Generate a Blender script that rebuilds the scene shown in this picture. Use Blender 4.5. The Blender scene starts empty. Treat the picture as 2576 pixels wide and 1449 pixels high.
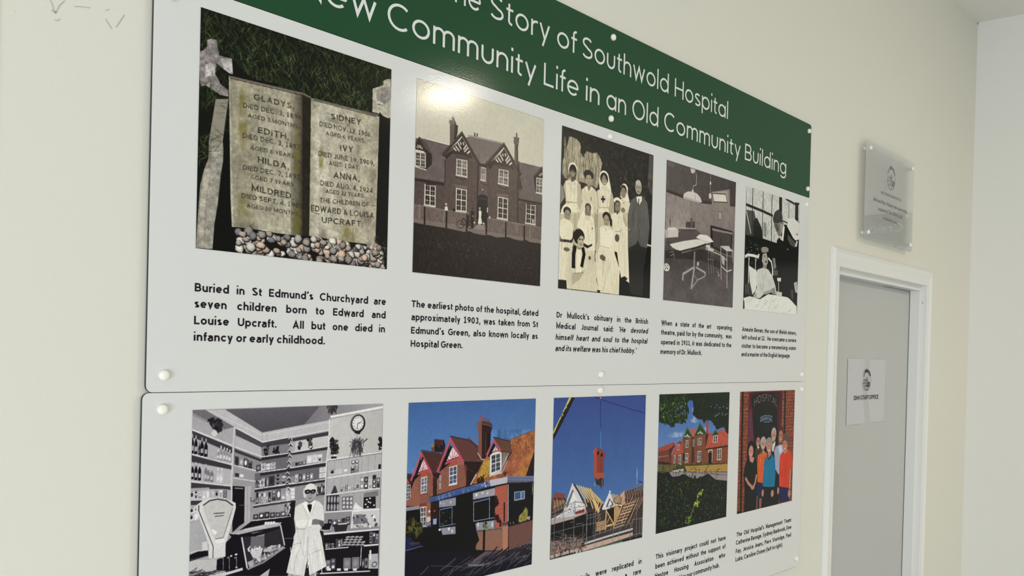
# Two-tier history display on a plastered wall beside an office door.
import bpy, bmesh, math, random, json
import numpy as np
from mathutils import Vector, Matrix
SC = bpy.context.scene
COL = SC.collection
S = 1.03            # metres per layout unit of the display
ZC = 1.72           # height of the layout origin above the floor
WY = 0.006          # wall surface lies 6 mm behind the panel faces (panel faces at y = 0)

def PT(u, v, d=0.0):
    """layout coordinates on the wall (u right, v down) and distance d in front of the panel faces -> world"""
    return Vector((u * S, -d, ZC - v * S))

# ---------------------------------------------------------------- camera
cam = bpy.data.cameras.new('camera')
camo = bpy.data.objects.new('camera', cam)
COL.objects.link(camo)
cam.sensor_width = 36.0
cam.lens = 2364.461 / 2576 * 36.0
cam.shift_y = 0.072958
cam.clip_start = 0.02
camo.matrix_world = Matrix([[0.6502808, -0.0079246, -0.7596526, -0.5514578], [-0.7592769, 0.0263497, -0.650234, -1.03], [0.0251695, 0.9996214, 0.0111178, 1.7040118], [0, 0, 0, 1]])
SC.camera = camo

# ---------------------------------------------------------------- light and exposure
SC.view_settings.view_transform = 'Standard'
SC.view_settings.look = 'None'
SC.view_settings.gamma = 1.0
SC.view_settings.use_curve_mapping = False
SC.view_settings.exposure = 0.0
w = bpy.data.worlds.new('world')
SC.world = w
w.use_nodes = True
w.node_tree.nodes['Background'].inputs[0].default_value = (0.90, 0.97, 1.0, 1)
w.node_tree.nodes['Background'].inputs[1].default_value = 0.42

def area(name, loc, target, sx, sy, power, col):
    l = bpy.data.lights.new(name, 'AREA')
    l.shape = 'RECTANGLE'
    l.size, l.size_y, l.energy, l.color = sx, sy, power, col
    o = bpy.data.objects.new(name, l)
    COL.objects.link(o)
    o.location = loc
    o.rotation_euler = (Vector(target) - Vector(loc)).to_track_quat('-Z', 'Y').to_euler()
    return o
area('window_light', (-0.9, -3.6, 0.75), (1.2, 0, 1.75), 2.2, 1.3, 28, (1.0, 0.985, 0.92))
area('side_window_light', (-3.5, -2.1, 0.85), (3.4, -0.6, 1.0), 1.6, 1.3, 108, (0.93, 0.98, 1.0))

# ---------------------------------------------------------------- materials (all node based)
def mat(name, col, rough=0.6, coat=0.0, coat_rough=0.05, bump=None, mottle=None, metallic=0.0, spec=0.5):
    m = bpy.data.materials.new(name)
    m.use_nodes = True
    nt = m.node_tree
    b = nt.nodes['Principled BSDF']
    b.inputs['Base Color'].default_value = (*col, 1)
    b.inputs['Roughness'].default_value = rough
    b.inputs['Metallic'].default_value = metallic
    b.inputs['Specular IOR Level'].default_value = spec
    b.inputs['Coat Weight'].default_value = coat
    b.inputs['Coat Roughness'].default_value = coat_rough
    tc = nt.nodes.new('ShaderNodeTexCoord')
    if mottle:
        n = nt.nodes.new('ShaderNodeTexNoise')
        n.inputs['Scale'].default_value = mottle[0]
        n.inputs['Detail'].default_value = 4
        nt.links.new(tc.outputs['Object'], n.inputs['Vector'])
        r = nt.nodes.new('ShaderNodeMixRGB')
        r.inputs[1].default_value = (*[c * (1 - mottle[1]) for c in col], 1)
        r.inputs[2].default_value = (*[min(1, c * (1 + mottle[1])) for c in col], 1)
        nt.links.new(n.outputs['Fac'], r.inputs[0])
        nt.links.new(r.outputs[0], b.inputs['Base Color'])
    if bump:
        n2 = nt.nodes.new('ShaderNodeTexNoise')
        n2.inputs['Scale'].default_value = bump[0]
        n2.inputs['Detail'].default_value = 2
        nt.links.new(tc.outputs['Object'], n2.inputs['Vector'])
        bp = nt.nodes.new('ShaderNodeBump')
        bp.inputs['Strength'].default_value = bump[1]
        bp.inputs['Distance'].default_value = bump[2]
        nt.links.new(n2.outputs['Fac'], bp.inputs['Height'])
        nt.links.new(bp.outputs[0], b.inputs['Normal'])
        nt.links.new(bp.outputs[0], b.inputs['Coat Normal'])
    return m

PANEL_ROUGH = 0.10
COATW = 0.24
M_WALL = mat('matt_cream_emulsion', (0.72, 0.715, 0.64), 0.55, mottle=(1.6, 0.012), bump=(260, 0.25, 0.0006), spec=0.3)
M_WALLR = mat('matt_pale_emulsion', (0.76, 0.76, 0.73), 0.6, mottle=(1.4, 0.015), bump=(240, 0.25, 0.0006), spec=0.3)
M_CEIL = mat('ceiling_paint', (0.82, 0.80, 0.77), 0.7, mottle=(2, 0.01), spec=0.2)
M_FLOOR = mat('grey_vinyl_floor', (0.36, 0.35, 0.32), 0.4, mottle=(30, 0.1))
M_GLOSS = mat('white_satin_woodwork', (0.77, 0.775, 0.755), 0.3, bump=(90, 0.1, 0.0005))
M_DOOR = mat('grey_white_door_paint', (0.465, 0.475, 0.465), 0.38, mottle=(3, 0.02), bump=(120, 0.1, 0.0004))
M_PANEL = mat('white_panel_print', (0.695, 0.705, 0.695), 0.5, COATW, PANEL_ROUGH, bump=(420, 0.25, 0.0002))
M_GREEN = mat('green_panel_print', (0.013, 0.066, 0.027), 0.5, COATW, PANEL_ROUGH, bump=(420, 0.25, 0.0002))
for _m in (M_PANEL, M_GREEN):
    _m.node_tree.nodes['Principled BSDF'].inputs['Specular IOR Level'].default_value = 0.05
M_CORE = mat('dark_panel_core', (0.03, 0.028, 0.03), 0.6)
M_CAP = mat('ivory_plastic', (0.88, 0.875, 0.79), 0.25)
M_CAPW = mat('white_plastic', (0.86, 0.87, 0.84), 0.22)
M_INK = mat('black_ink', (0.012, 0.008, 0.014), 0.5, COATW, PANEL_ROUGH)
M_WINK = mat('white_ink', (0.735, 0.75, 0.74), 0.5, COATW, PANEL_ROUGH)
for _m in (M_INK, M_WINK):
    _m.node_tree.nodes['Principled BSDF'].inputs['Specular IOR Level'].default_value = 0.05
M_GREYINK = mat('dark_grey_ink', (0.16, 0.165, 0.17), 0.5)
M_PENCIL = mat('faint_pencil', (0.44, 0.43, 0.38), 0.8)
M_DARK = mat('dark_hole', (0.04, 0.035, 0.03), 0.8)
M_STEEL = mat('brushed_steel', (0.55, 0.55, 0.54), 0.3, metallic=1.0)
M_SHEET = mat('laminated_paper', (0.50, 0.50, 0.525), 0.45, 0.8, 0.09, bump=(9, 0.6, 0.003))

def acrylic():
    m = bpy.data.materials.new('clear_acrylic')
    m.use_nodes = True
    nt = m.node_tree
    nt.nodes.clear()
    out = nt.nodes.new('ShaderNodeOutputMaterial')
    tr = nt.nodes.new('ShaderNodeBsdfTransparent')
    tr.inputs[0].default_value = (0.93, 0.94, 0.95, 1)
    df = nt.nodes.new('ShaderNodeBsdfDiffuse')
    df.inputs[0].default_value = (0.74, 0.745, 0.77, 1)
    m1 = nt.nodes.new('ShaderNodeMixShader')
    m1.inputs[0].default_value = 0.38
    gl = nt.nodes.new('ShaderNodeBsdfGlossy')
    gl.inputs['Roughness'].default_value = 0.012
    fr = nt.nodes.new('ShaderNodeFresnel')
    fr.inputs['IOR'].default_value = 1.45
    m2 = nt.nodes.new('ShaderNodeMixShader')
    nt.links.new(tr.outputs[0], m1.inputs[1])
    nt.links.new(df.outputs[0], m1.inputs[2])
    nt.links.new(fr.outputs[0], m2.inputs[0])
    nt.links.new(m1.outputs[0], m2.inputs[1])
    nt.links.new(gl.outputs[0], m2.inputs[2])
    nt.links.new(m2.outputs[0], out.inputs[0])
    return m
M_ACRYL = acrylic()
M_ACRYLB = bpy.data.materials.new('acrylic_edge'); M_ACRYLB.use_nodes = True
_nt = M_ACRYLB.node_tree; _nt.nodes.clear()
_o = _nt.nodes.new('ShaderNodeOutputMaterial'); _t = _nt.nodes.new('ShaderNodeBsdfTransparent'); _g = _nt.nodes.new('ShaderNodeBsdfDiffuse'); _m = _nt.nodes.new('ShaderNodeMixShader')
_t.inputs[0].default_value = (.95, .96, .96, 1); _g.inputs[0].default_value = (.55, .56, .58, 1); _m.inputs[0].default_value = .06
_nt.links.new(_t.outputs[0], _m.inputs[1]); _nt.links.new(_g.outputs[0], _m.inputs[2]); _nt.links.new(_m.outputs[0], _o.inputs[0])

# ---------------------------------------------------------------- object helpers
def link(o, parent=None):
    COL.objects.link(o)
    if parent:
        o.parent = parent
    return o

def thing(name, label, cat, loc=(0, 0, 0), group=None):
    o = bpy.data.objects.new(name, None)
    o.empty_display_size = 0.05
    COL.objects.link(o)
    o.location = loc
    o['label'] = label
    o['category'] = cat
    if group:
        o['group'] = group
    return o

def mesh(name, verts, faces, m, parent=None, smooth=False, label=None):
    """verts in world space; stored relative to the parent thing"""
    off = PARENT_LOC(parent)
    me = bpy.data.meshes.new(name)
    me.from_pydata([tuple(Vector(v) - off) for v in verts], [], faces)
    if isinstance(m, (list, tuple)):
        for x in m: me.materials.append(x)
    else:
        me.materials.append(m)
    me.update()
    if smooth:
        for p in me.polygons: p.use_smooth = True
    o = bpy.data.objects.new(name, me)
    link(o, parent)
    if label: o['label'] = label
    return o

def PARENT_LOC(p):
    v = Vector((0, 0, 0))
    while p:
        v += p.location
        p = p.parent
    return v

def box(name, a, b, m, parent=None, bev=0.0, kind=None, label=None):
    x0, y0, z0 = [min(p, q) for p, q in zip(a, b)]
    x1, y1, z1 = [max(p, q) for p, q in zip(a, b)]
    bm = bmesh.new()
    vs = [bm.verts.new(c) for c in ((x0, y0, z0), (x1, y0, z0), (x1, y1, z0), (x0, y1, z0), (x0, y0, z1), (x1, y0, z1), (x1, y1, z1), (x0, y1, z1))]
    for f in ((0, 3, 2, 1), (4, 5, 6, 7), (0, 1, 5, 4), (1, 2, 6, 5), (2, 3, 7, 6), (3, 0, 4, 7)):
        bm.faces.new([vs[i] for i in f])
    if bev:
        bmesh.ops.bevel(bm, geom=list(bm.edges), offset=bev, segments=2, affect='EDGES', profile=0.6)
    off = PARENT_LOC(parent)
    bmesh.ops.translate(bm, verts=bm.verts, vec=-off)
    me = bpy.data.meshes.new(name)
    bm.to_mesh(me); bm.free()
    me.materials.append(m)
    o = bpy.data.objects.new(name, me)
    link(o, parent)
    if kind: o['kind'] = kind
    if label: o['label'] = label
    return o

def prism_xz(name, pts, y0, y1, mface, mside, parent=None, label=None):
    """polygon in (x, z), extruded from y0 (front, towards the room) back to y1"""
    n = len(pts)
    vs = [(x, y0, z) for x, z in pts] + [(x, y1, z) for x, z in pts]
    fs = [tuple(range(n)), tuple(range(2 * n - 1, n - 1, -1))]
    fs += [(i, i + n, (i + 1) % n + n, (i + 1) % n) for i in range(n)]
    o = mesh(name, vs, fs, [mface, mside], parent, label=label)
    for i, p in enumerate(o.data.polygons):
        p.material_index = 0 if i == 0 else 1
    return o

def rounded(u0, v0, u1, v1, r, rb=None):
    pts = []
    x0, z1, x1, z0 = u0 * S, ZC - v0 * S, u1 * S, ZC - v1 * S
    rb = r if rb is None else rb
    for cx, cz, a0, rr in ((x0, z0, 180, rb), (x1, z0, 270, rb), (x1, z1, 0, r), (x0, z1, 90, r)):
        ccx = cx + (rr if cx == x0 else -rr)
        ccz = cz + (rr if cz == z0 else -rr)
        for k in range(7):
            a = math.radians(a0 + 15 * k)
            pts.append((ccx + rr * math.cos(a), ccz + rr * math.sin(a)))
    return pts[::1]

def lathe_y(name, c, prof, m, parent=None, n=28):
    """profile [(radius, distance towards the room)] turned about an axis along y through c"""
    vs, fs = [], []
    for r, d in prof:
        for k in range(n):
            a = 2 * math.pi * k / n
            vs.append((c[0] + r * math.cos(a), c[1] - d, c[2] + r * math.sin(a)))
    for i in range(len(prof) - 1):
        for k in range(n):
            fs.append((i * n + k, i * n + (k + 1) % n, (i + 1) * n + (k + 1) % n, (i + 1) * n + k))
    vs.append((c[0], c[1] - prof[-1][1] - 0.0002, c[2]))
    L = (len(prof) - 1) * n
    for k in range(n):
        fs.append((L + k, L + (k + 1) % n, len(vs) - 1))
    return mesh(name, vs, fs, m, parent, smooth=True)

# ---------------------------------------------------------------- monoline lettering
def arc(cx, cy, rx, ry, a0, a1, n=None):
    n = n or max(4, int(abs(a1 - a0) / 15))
    return [(cx + rx * math.cos(math.radians(a0 + (a1 - a0) * i / n)), cy + ry * math.sin(math.radians(a0 + (a1 - a0) * i / n))) for i in range(n + 1)]

def glyph(ch, h, geo):
    """-> (advance width, strokes); cap height .70, x-height .50; h = half the stroke weight"""
    X, C, A, D = .50, .70, .74, -.20
    e = X / 2
    o = (.54 if geo else .50)
    n = (.44 if geo else .45)
    r = n / 2
    bowl = arc(o / 2, e, o / 2 - h, e - h + .008, 0, 360, 28)
    g = {
     'o': (o, [bowl]), 'c': (.45, [arc(o / 2, e, o / 2 - h, e - h + .008, 42, 318)]),
     'e': (o, [[(h * 1.2, e), (o - h * .8, e)], arc(o / 2, e, o / 2 - h, e - h + .008, -2, 318)]),
     'n': (n, [[(h, 0), (h, X)], arc(r, X - r + .008, r - h, r - h, 180, 0) + [(n - h, 0)]]),
     'h': (n, [[(h, 0), (h, A)], arc(r, X - r + .008, r - h, r - h, 180, 0) + [(n - h, 0)]]),
     'u': (n, [[(h, X)] + arc(r, r - .008, r - h, r - h, 180, 360) + [(n - h, X)]] + ([] if geo else [[(n - h, 0), (n - h, X)]])),
     'm': (.70, [[(h, 0), (h, X)], arc(.19, X - .18 + .008, .19 - h, .18 - h, 180, 0) + [(.38 - h, 0)], arc(.54 - h, X - .18 + .008, .16, .18 - h, 180, 0) + [(.70 - h, 0)]]),
     'r': (.25, [[(h, 0), (h, X)], arc(.24, X - .2, .24 - h, .2 - h, 180, 80)]),
     'i': (2 * h, [[(h, 0), (h, X)], [(h, C - .10 + .06), (h, C + .06)]]),
     'j': (.16, [[(.10, X), (.10, -.10)] + arc(.02, -.10, .08, .10 - h, 0, -90), [(.10, C - .04), (.10, C + .06)]]),
     'l': (2 * h, [[(h, 0), (h, A)]]),
     't': (.26, [[(.11, .64), (.11, .13)] + arc(.23, .13, .12, .13 - h, 180, 275), [(0, X - h), (.27, X - h)]]),
     'f': (.235, [[(.11, 0), (.11, A - .14)] + arc(.23, A - .14, .12, .14 - h, 180, 85), [(0, X - h), (.26, X - h)]]),
     'd': (o, [bowl, [(o - h, 0), (o - h, A)]]), 'b': (o, [bowl, [(h, 0), (h, A)]]),
     'p': (o, [bowl, [(h, D), (h, X)]]), 'q': (o, [bowl, [(o - h, D), (o - h, X)]]),
     'g': (o, [bowl, [(o - h, X), (o - h, -.02)] + arc(o / 2, -.02, o / 2 - h, .19 - h, 0, -150)]),
     's': (.39, [arc(.195, X * .745, .185 - h, X * .255 - h, 35, 250, 12) + arc(.195, X * .265, .195 - h, X * .265 - h, 75, -150, 14)]),
     'v': (.44, [[(h * .9, X), (.22, h * 1.0), (.44 - h * .9, X)]]),
     'w': (.68, [[(h * .9, X), (.18, h), (.34, X - h * .8), (.50, h), (.68 - h * .9, X)]]),
     'y': (.44, [[(h * .9, X), (.235, .02)], [(.44 - h * .9, X), (.15, D)]]),
     'x': (.44, [[(h, 0), (.44 - h, X)], [(h, X), (.44 - h, 0)]]),
     'k': (.43, [[(h, 0), (h, A)], [(.40, X), (.06, .20)], [(.17, .29), (.41, 0)]]),
     'z': (.40, [[(h, X - h), (.38, X - h), (.03, h), (.39, h)]]),
     'A': (.62, [[(h, 0), (.31, C - h), (.62 - h, 0)], [(.13, .21), (.49, .21)]]),
     'B': (.52, [[(h, 0), (h, C)], [(h, C - h)] + arc(.29, (C * 1.5 - h) / 2, .19 - h, (C / 2 - h) / 2, 90, -90) + [(h, C / 2)], [(.26, C / 2)] + arc(.31, (C / 2 + h) / 2, .21 - h, (C / 2 - h) / 2, 90, -90) + [(h, h)]]),
     'C': (.62, [arc(.355, C / 2, .355 - h, C / 2 - h + .01, 48, 312)]),
     'D': (.58, [[(h, 0), (h, C)], [(h, C - h), (.25, C - h)] + arc(.25, C / 2, .33 - h, C / 2 - h, 90, -90) + [(h, h)]]),
     'E': (.46, [[(h, 0), (h, C)], [(h, C - h), (.46, C - h)], [(h, C / 2), (.42, C / 2)], [(h, h), (.46, h)]]),
     'F': (.44, [[(h, 0), (h, C)], [(h, C - h), (.44, C - h)], [(h, C / 2), (.40, C / 2)]]),
     'G': (.66, [arc(.355, C / 2, .355 - h, C / 2 - h + .01, 48, 345), [(.36, C / 2 - .01), (.67 - h, C / 2 - .01), (.67 - h, C / 2 - .12)]]),
     'H': (.57, [[(h, 0), (h, C)], [(.57 - h, 0), (.57 - h, C)], [(h, C / 2), (.57 - h, C / 2)]]),
     'I': (2 * h, [[(h, 0), (h, C)]]),
     'J': (.36, [[(.36 - h, C), (.36 - h, .17)] + arc(.17, .17, .19 - h, .17 - h, 0, -160)]),
     'K': (.55, [[(h, 0), (h, C)], [(.52, C), (.08, .26)], [(.22, .40), (.53, 0)]]),
     'L': (.44, [[(h, C), (h, h), (.44, h)]]), 'M': (.70, [[(h, 0), (h, C - .02), (.35, .12), (.70 - h, C - .02), (.70 - h, 0)]]),
     'N': (.58, [[(h, 0), (h, C - .03), (.58 - h, .03), (.58 - h, C)]]),
     'O': (.72, [arc(.36, C / 2, .36 - h, C / 2 - h + .01, 0, 360, 32)]),
     'P': (.50, [[(h, 0), (h, C)], [(h, C - h), (.28, C - h)] + arc(.29, C * .71, .21 - h, C * .29 - h, 90, -90) + [(h, C * .42 + h)]]),
     'R': (.54, [[(h, 0), (h, C)], [(h, C - h), (.28, C - h)] + arc(.29, C * .72, .21 - h, C * .28 - h, 90, -90) + [(h, C * .44 + h)], [(.27, C * .44), (.50, 0)]]),
     'S': (.52, [arc(.26, C * .75, .24 - h, C * .25 - h, 30, 245, 14) + arc(.26, C * .26, .26 - h, C * .26 - h, 75, -155, 16)]),
     'T': (.54, [[(.27, 0), (.27, C)], [(0, C - h), (.54, C - h)]]),
     'U': (.56, [[(h, C)] + arc(.28, .26, .28 - h, .26 - h, 180, 360) + [(.56 - h, C)]]),
     'V': (.58, [[(h, C), (.29, h), (.58 - h, C)]]), 'W': (.86, [[(h, C), (.23, h), (.43, C - h), (.63, h), (.86 - h, C)]]),
     'Y': (.54, [[(h, C), (.27, .30), (.54 - h, C)], [(.27, 0), (.27, .33)]]),
     'X': (.54, [[(h, 0), (.54 - h, C)], [(h, C), (.54 - h, 0)]]),
     '0': (.48, [arc(.24, C / 2, .24 - h, C / 2 - h, 0, 360, 24)]),
     '1': (.40, [[(.04, C - .14), (.20, C - .04), (.20, 0)], [(.03, h), (.38, h)]]),
     '2': (.46, [arc(.23, C - .20, .21 - h, .20 - h, 165, -20) + [(.05, h), (.44, h)]]),
     '3': (.46, [arc(.22, C * .75, .19 - h, C * .25 - h, 150, -90), arc(.22, C * .26, .22 - h, C * .26 - h, 90, -155)]),
     '4': (.50, [[(.36, 0), (.36, C), (.04, .18), (.49, .18)]]),
     '5': (.46, [[(.41, C - h), (.10, C - h), (.08, .40)] + arc(.21, .22, .23 - h, .22 - h, 115, -155)]),
     '6': (.48, [arc(.24, .22, .24 - h, .22 - h, 0, 360, 20), arc(.42, .22, .42 - h, C - .22 - h, 180, 108)]),
     '7': (.44, [[(.02, C - h), (.42, C - h), (.15, 0)]]),
     '8': (.48, [arc(.24, C * .74, .20 - h, C * .26 - h, 0, 360, 18), arc(.24, C * .25, .24 - h, C * .26 - h, 0, 360, 18)]),
     '9': (.48, [arc(.24, C - .22, .24 - h, .22 - h, 0, 360, 20), arc(.06, C - .22, .42 - h, C - .22 - h, 0, -72)]),
     '.': (.13, [[(.065, 0), (.065, .13)]]), ',': (.14, [[(.09, .12), (.08, .02), (.03, -.10)]]),
     ':': (.13, [[(.065, 0), (.065, .12)], [(.065, .36), (.065, .48)]]),
     "'": (.14, [[(.10, A), (.09, A - .10), (.05, A - .20)]]), '`': (.14, [[(.10, A), (.05, A - .08), (.05, A - .20)]]),
     '(': (.22, [arc(.26, .28, .20, .50, 115, 245)]), ')': (.22, [arc(-.04, .28, .20, .50, 65, -65)]),
     '&': (.56, [[(.54, 0), (.14, .48)] + arc(.25, .56, .12, .11, 200, -20) + [(.08, .24)] + arc(.22, .17, .20 - h, .17 - h, 160, 350) + [(.50, .34)]]),
    }
    if ch == 'a':
        if geo:
            return o, [bowl, [(o - h, 0), (o - h, X)]]
        return .44, [arc(.22, X - .18, .22 - h, .18 - h, 155, 0) + [(.44 - h, 0)], [(.44 - h, X * .58), (.21, X * .58)] + arc(.20, X * .29, .20 - h, X * .29 - h * .5, 90, 270) + [(.26, h * .6), (.44 - h, .10)]]
    return g.get(ch, (.3, []))

def text_strokes(s, wt, geo=False, track=.10, space=.26):
    x = 0.0
    out = []
    for ch in s:
        if ch == ' ':
            x += space
            continue
        adv, st = glyph(ch, wt / 2, geo)
        out += [[(px + x, py) for px, py in q] for q in st]
        x += adv + track
    return x - track, out

def ribbon(pts, h):
    """-> list of quads (four xy each) giving the stroke its width"""
    closed = len(pts) > 3 and math.dist(pts[0], pts[-1]) < 1e-6
    P_ = [p for i, p in enumerate(pts) if i == 0 or math.dist(p, pts[i - 1]) > 1e-7]
    n = len(P_)
    if n < 2: return []
    Lf, Rt = [], []
    for i in range(n):
        a = P_[i - 1] if i else (P_[-2] if closed else None)
        b = P_[i + 1] if i < n - 1 else (P_[1] if closed else None)
        c = P_[i]
        def nd(p, q):
            d = math.dist(p, q) or 1e-9
            return (-(q[1] - p[1]) / d, (q[0] - p[0]) / d)
        if a is None: nx, ny = nd(c, b)
        elif b is None: nx, ny = nd(a, c)
        else:
            n1, n2 = nd(a, c), nd(c, b)
            sx, sy = n1[0] + n2[0], n1[1] + n2[1]
            l2 = max(sx * sx + sy * sy, .25)
            nx, ny = 2 * sx / l2, 2 * sy / l2
        Lf.append((c[0] + nx * h, c[1] + ny * h)); Rt.append((c[0] - nx * h, c[1] - ny * h))
    return [(Lf[i], Lf[i + 1], Rt[i + 1], Rt[i]) for i in range(n - 1)]

def flat_strokes(name, quads, m, parent, to3, label=None):
    """quads: [(layer, [4 xy])]; each layer of ink lies a hair above the last so that crossings stay clean"""
    vs, fs = [], []
    n3 = (to3(1, 0) - to3(0, 0)).cross(to3(0, 1) - to3(0, 0)).normalized()
    if n3.y > 0 or n3.x > 0: n3 = -n3
    for k, q in quads:
        p = [to3(x, y) + n3 * (k * 0.000015) for x, y in q]
        if (p[1] - p[0]).cross(p[2] - p[0]).dot(n3) + (p[2] - p[0]).cross(p[3] - p[0]).dot(n3) < 0: p.reverse()
        b = len(vs); vs += p; fs.append((b, b + 1, b + 2, b + 3))
    return mesh(name, vs, fs, m, parent, label=label)

def lettering(name, words, wt, m, parent, d, geo=False, slant=0.0, label=None, to3=None, lines=None, split=False):
    """words: [(text, u_left, u_right, v_baseline, cap height in layout units)] as flat print"""
    to3 = to3 or (lambda u, v: PT(u, v, d))
    allq = []
    for wd in words:
        s, u0, u1, vb, cap = wd[:5]
        sl = wd[5] if len(wd) > 5 else slant
        wdt, st = text_strokes(s, wt, geo)
        kx, ky = (u1 - u0) / wdt, cap / .70
        qs = [(k % 6, [(u0 + (x + y * sl) * kx, vb - y * ky) for (x, y) in quad]) for k, q_ in enumerate(st) for quad in ribbon(q_, wt / 2)]
        if split: flat_strokes(name, qs, m, parent, to3, label)
        else: allq += qs
    for k, (q_, hw) in enumerate(lines or []):
        allq += [(k % 6, list(quad)) for quad in ribbon(q_, hw)]
    if allq: flat_strokes(name, allq, m, parent, to3, label)

def justify(s, u0, u1, wt, cap, vb, slant=0.0, full=True, kx=None):
    """split a line into words and spread the spaces so that the line fills u0..u1"""
    toks = s.split(' ')
    ws = [text_strokes(t, wt)[0] if t else 0.0 for t in toks]
    k = kx
    if not full:
        k = (u1 - u0) / (sum(ws) + .31 * (len(toks) - 1))
        gap = .31 * k
    else:
        gap = (u1 - u0 - sum(ws) * k) / max(1, len(toks) - 1)
        if gap < .25 * k:
            k = (u1 - u0) / (sum(ws) + .28 * (len(toks) - 1)); gap = .28 * k
    out, x = [], u0
    for t, w_ in zip(toks, ws):
        if t:
            sl = slant if not isinstance(slant, dict) else (slant['v'] if t in slant['w'] else 0)
            out.append((t, x, x + w_ * k, vb, cap, sl))
        x += w_ * k + gap
    return out

# ---------------------------------------------------------------- setting
UR, VCEIL = 3.296, -1.2725
XR, ZTOP = UR * S, ZC - VCEIL * S
XL = -0.165 * S
ou0, ou1, ov = 1.990, 2.768, -.2435          # door opening in the wall
def struct(name, a, b, m, parent=None, bev=0, label=None):
    return box(name, a, b, m, parent, bev, kind='structure' if parent is None else None, label=label)

def wall_with_opening():
    x0, x1, xa, xb = -0.17 * S, XR, ou0 * S, ou1 * S
    zt, zo = ZTOP, ZC - ov * S
    y0, y1 = WY, WY + .14
    bm = bmesh.new()
    for (a, b) in (((x0, 0), (xa, zt)), ((xb, 0), (x1, zt)), ((xa, zo), (xb, zt))):
        bmesh.ops.create_cube(bm, size=1, matrix=Matrix.Translation(((a[0] + b[0]) / 2, (y0 + y1) / 2, (a[1] + b[1]) / 2)) @ Matrix.Diagonal((b[0] - a[0], y1 - y0, b[1] - a[1], 1)))
    me = bpy.data.meshes.new('wall_back'); bm.to_mesh(me); bm.free(); me.materials.append(M_WALL)
    o = bpy.data.objects.new('wall_back', me); link(o); o['kind'] = 'structure'
    return o
wall_back = wall_with_opening()
struct('wall_right', (XR, WY + .14, 0), (XR + .12, -7.0, ZTOP), M_WALLR)
struct('ceiling', (-0.17 * S - 1.6, WY + .14, ZTOP), (XR + .12, -7.0, ZTOP + .1), M_CEIL)
struct('floor', (-0.17 * S - 1.6, WY + 1.2, -.1), (XR + .12, -7.0, 0), M_FLOOR)
struct('wall_left', (-0.17 * S - 1.2, WY + .10, 0), (-0.17 * S, WY + .24, ZTOP), M_WALLR)
trim = struct('trim_1', (-0.17 * S - .05, WY - .004, 0), (-0.163 * S, WY + .11, ZTOP), M_WALLR, bev=.002)
# faint marks on the plaster, upper left
def marks(name, curves, hw, m, parent, d):
    for c in curves:
        flat_strokes(name, [(0, list(quad)) for quad in ribbon(c, hw)], m, parent, lambda u, v: PT(u, v, d))
marks('pencil_mark', [[(-0.1105, -0.33691), (-0.10792, -0.33357), (-0.10629, -0.32789), (-0.10471, -0.32474), (-0.10276, -0.32892), (-0.10033, -0.33479), (-0.09532, -0.34042)], [(-0.10881, -0.32736), (-0.10575, -0.32599), (-0.10321, -0.3259)], [(-0.10509, -0.31794), (-0.10254, -0.31764), (-0.09954, -0.32055)], [(-0.08542, -0.33764), (-0.07758, -0.33963), (-0.06856, -0.34102)], [(-0.05179, -0.34326), (-0.04743, -0.34561)], [(-0.0516, -0.33421), (-0.0482, -0.3298), (-0.04423, -0.3252)], [(-0.03983, -0.32836), (-0.03713, -0.33291), (-0.03061, -0.34454)], [(-0.14452, -0.31553), (-0.14375, -0.31535)]], .00035, M_PENCIL, wall_back, -WY + .0006)
lathe_y('nail_hole', (XR - .004, WY - .0002, ZTOP - .004), [(.0035, 0), (.003, .001)], M_DARK, wall_back, 10)

# door: leaf, lining with stops, architrave
door = thing('door_1', 'plain pale grey office door in a white frame', 'door', (ou0 * S, WY, 0))
door['kind'] = 'structure'
del door['category']; del door['label']
zo = ZC - ov * S
ydoor = .050 * S
box('door_leaf', (2.006 * S, ydoor, .006), (2.756 * S, ydoor + .042, ZC + .222 * S), M_DOOR, door, .002)
LIN = .018
box('door_lining', (1.978 * S, WY - .001, 0), (1.996 * S, WY + .14, zo), M_GLOSS, door)
box('door_lining', (2.760 * S, WY - .001, 0), (2.778 * S, WY + .14, zo), M_GLOSS, door)
box('door_lining', (1.978 * S, WY - .001, ZC + .2405 * S), (2.778 * S, WY + .14, ZC + .2405 * S + .018), M_GLOSS, door)
box('door_stop', (2.746 * S, .0175 * S, 0), (2.761 * S, ydoor - .002, ZC + .2250 * S), M_GLOSS, door)
box('door_stop', (1.995 * S, .0175 * S, 0), (2.010 * S, ydoor - .002, ZC + .2250 * S), M_GLOSS, door)
box('door_stop', (1.995 * S, .0175 * S, ZC + .2255 * S), (2.7605 * S, ydoor - .002, ZC + .2410 * S), M_GLOSS, door)

def architrave():
    """ovolo-edged casing swept round the opening; profile (distance from the opening, thickness)"""
    prof = [(0, 0), (0, .0085), (.002, .0100), (.020, .0105), (.026, .0125), (.034, .0145), (.041, .0140), (.046, .0100), (.047, .005), (.047, 0)]
    iu0, iu1, it = 1.9965 * S, 2.7605 * S, ZC + .2415 * S
    wl, wr, wt_ = 1.0, .88, 1.12
    vs, fs = [], []
    path = [(lambda p: (iu0 - p * wl, 0)), (lambda p: (iu0 - p * wl, it + p * wt_)), (lambda p: (iu1 + p * wr, it + p * wt_)), (lambda p: (iu1 + p * wr, 0))]
    n = len(prof)
    for k in range(3):
        for f in (path[k], path[k + 1]):
            for p, t in prof:
                x, z = f(p)
                vs.append((x, WY - t, z))
    names = ('architrave', 'architrave', 'architrave')
    for k in range(3):
        vv = vs[2 * k * n:(2 * k + 2) * n]
        ff = [(i, i + 1, n + i + 1, n + i) for i in range(n - 1)]
        o = mesh('architrave', vv, ff, M_GLOSS, door)
architrave()
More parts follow.
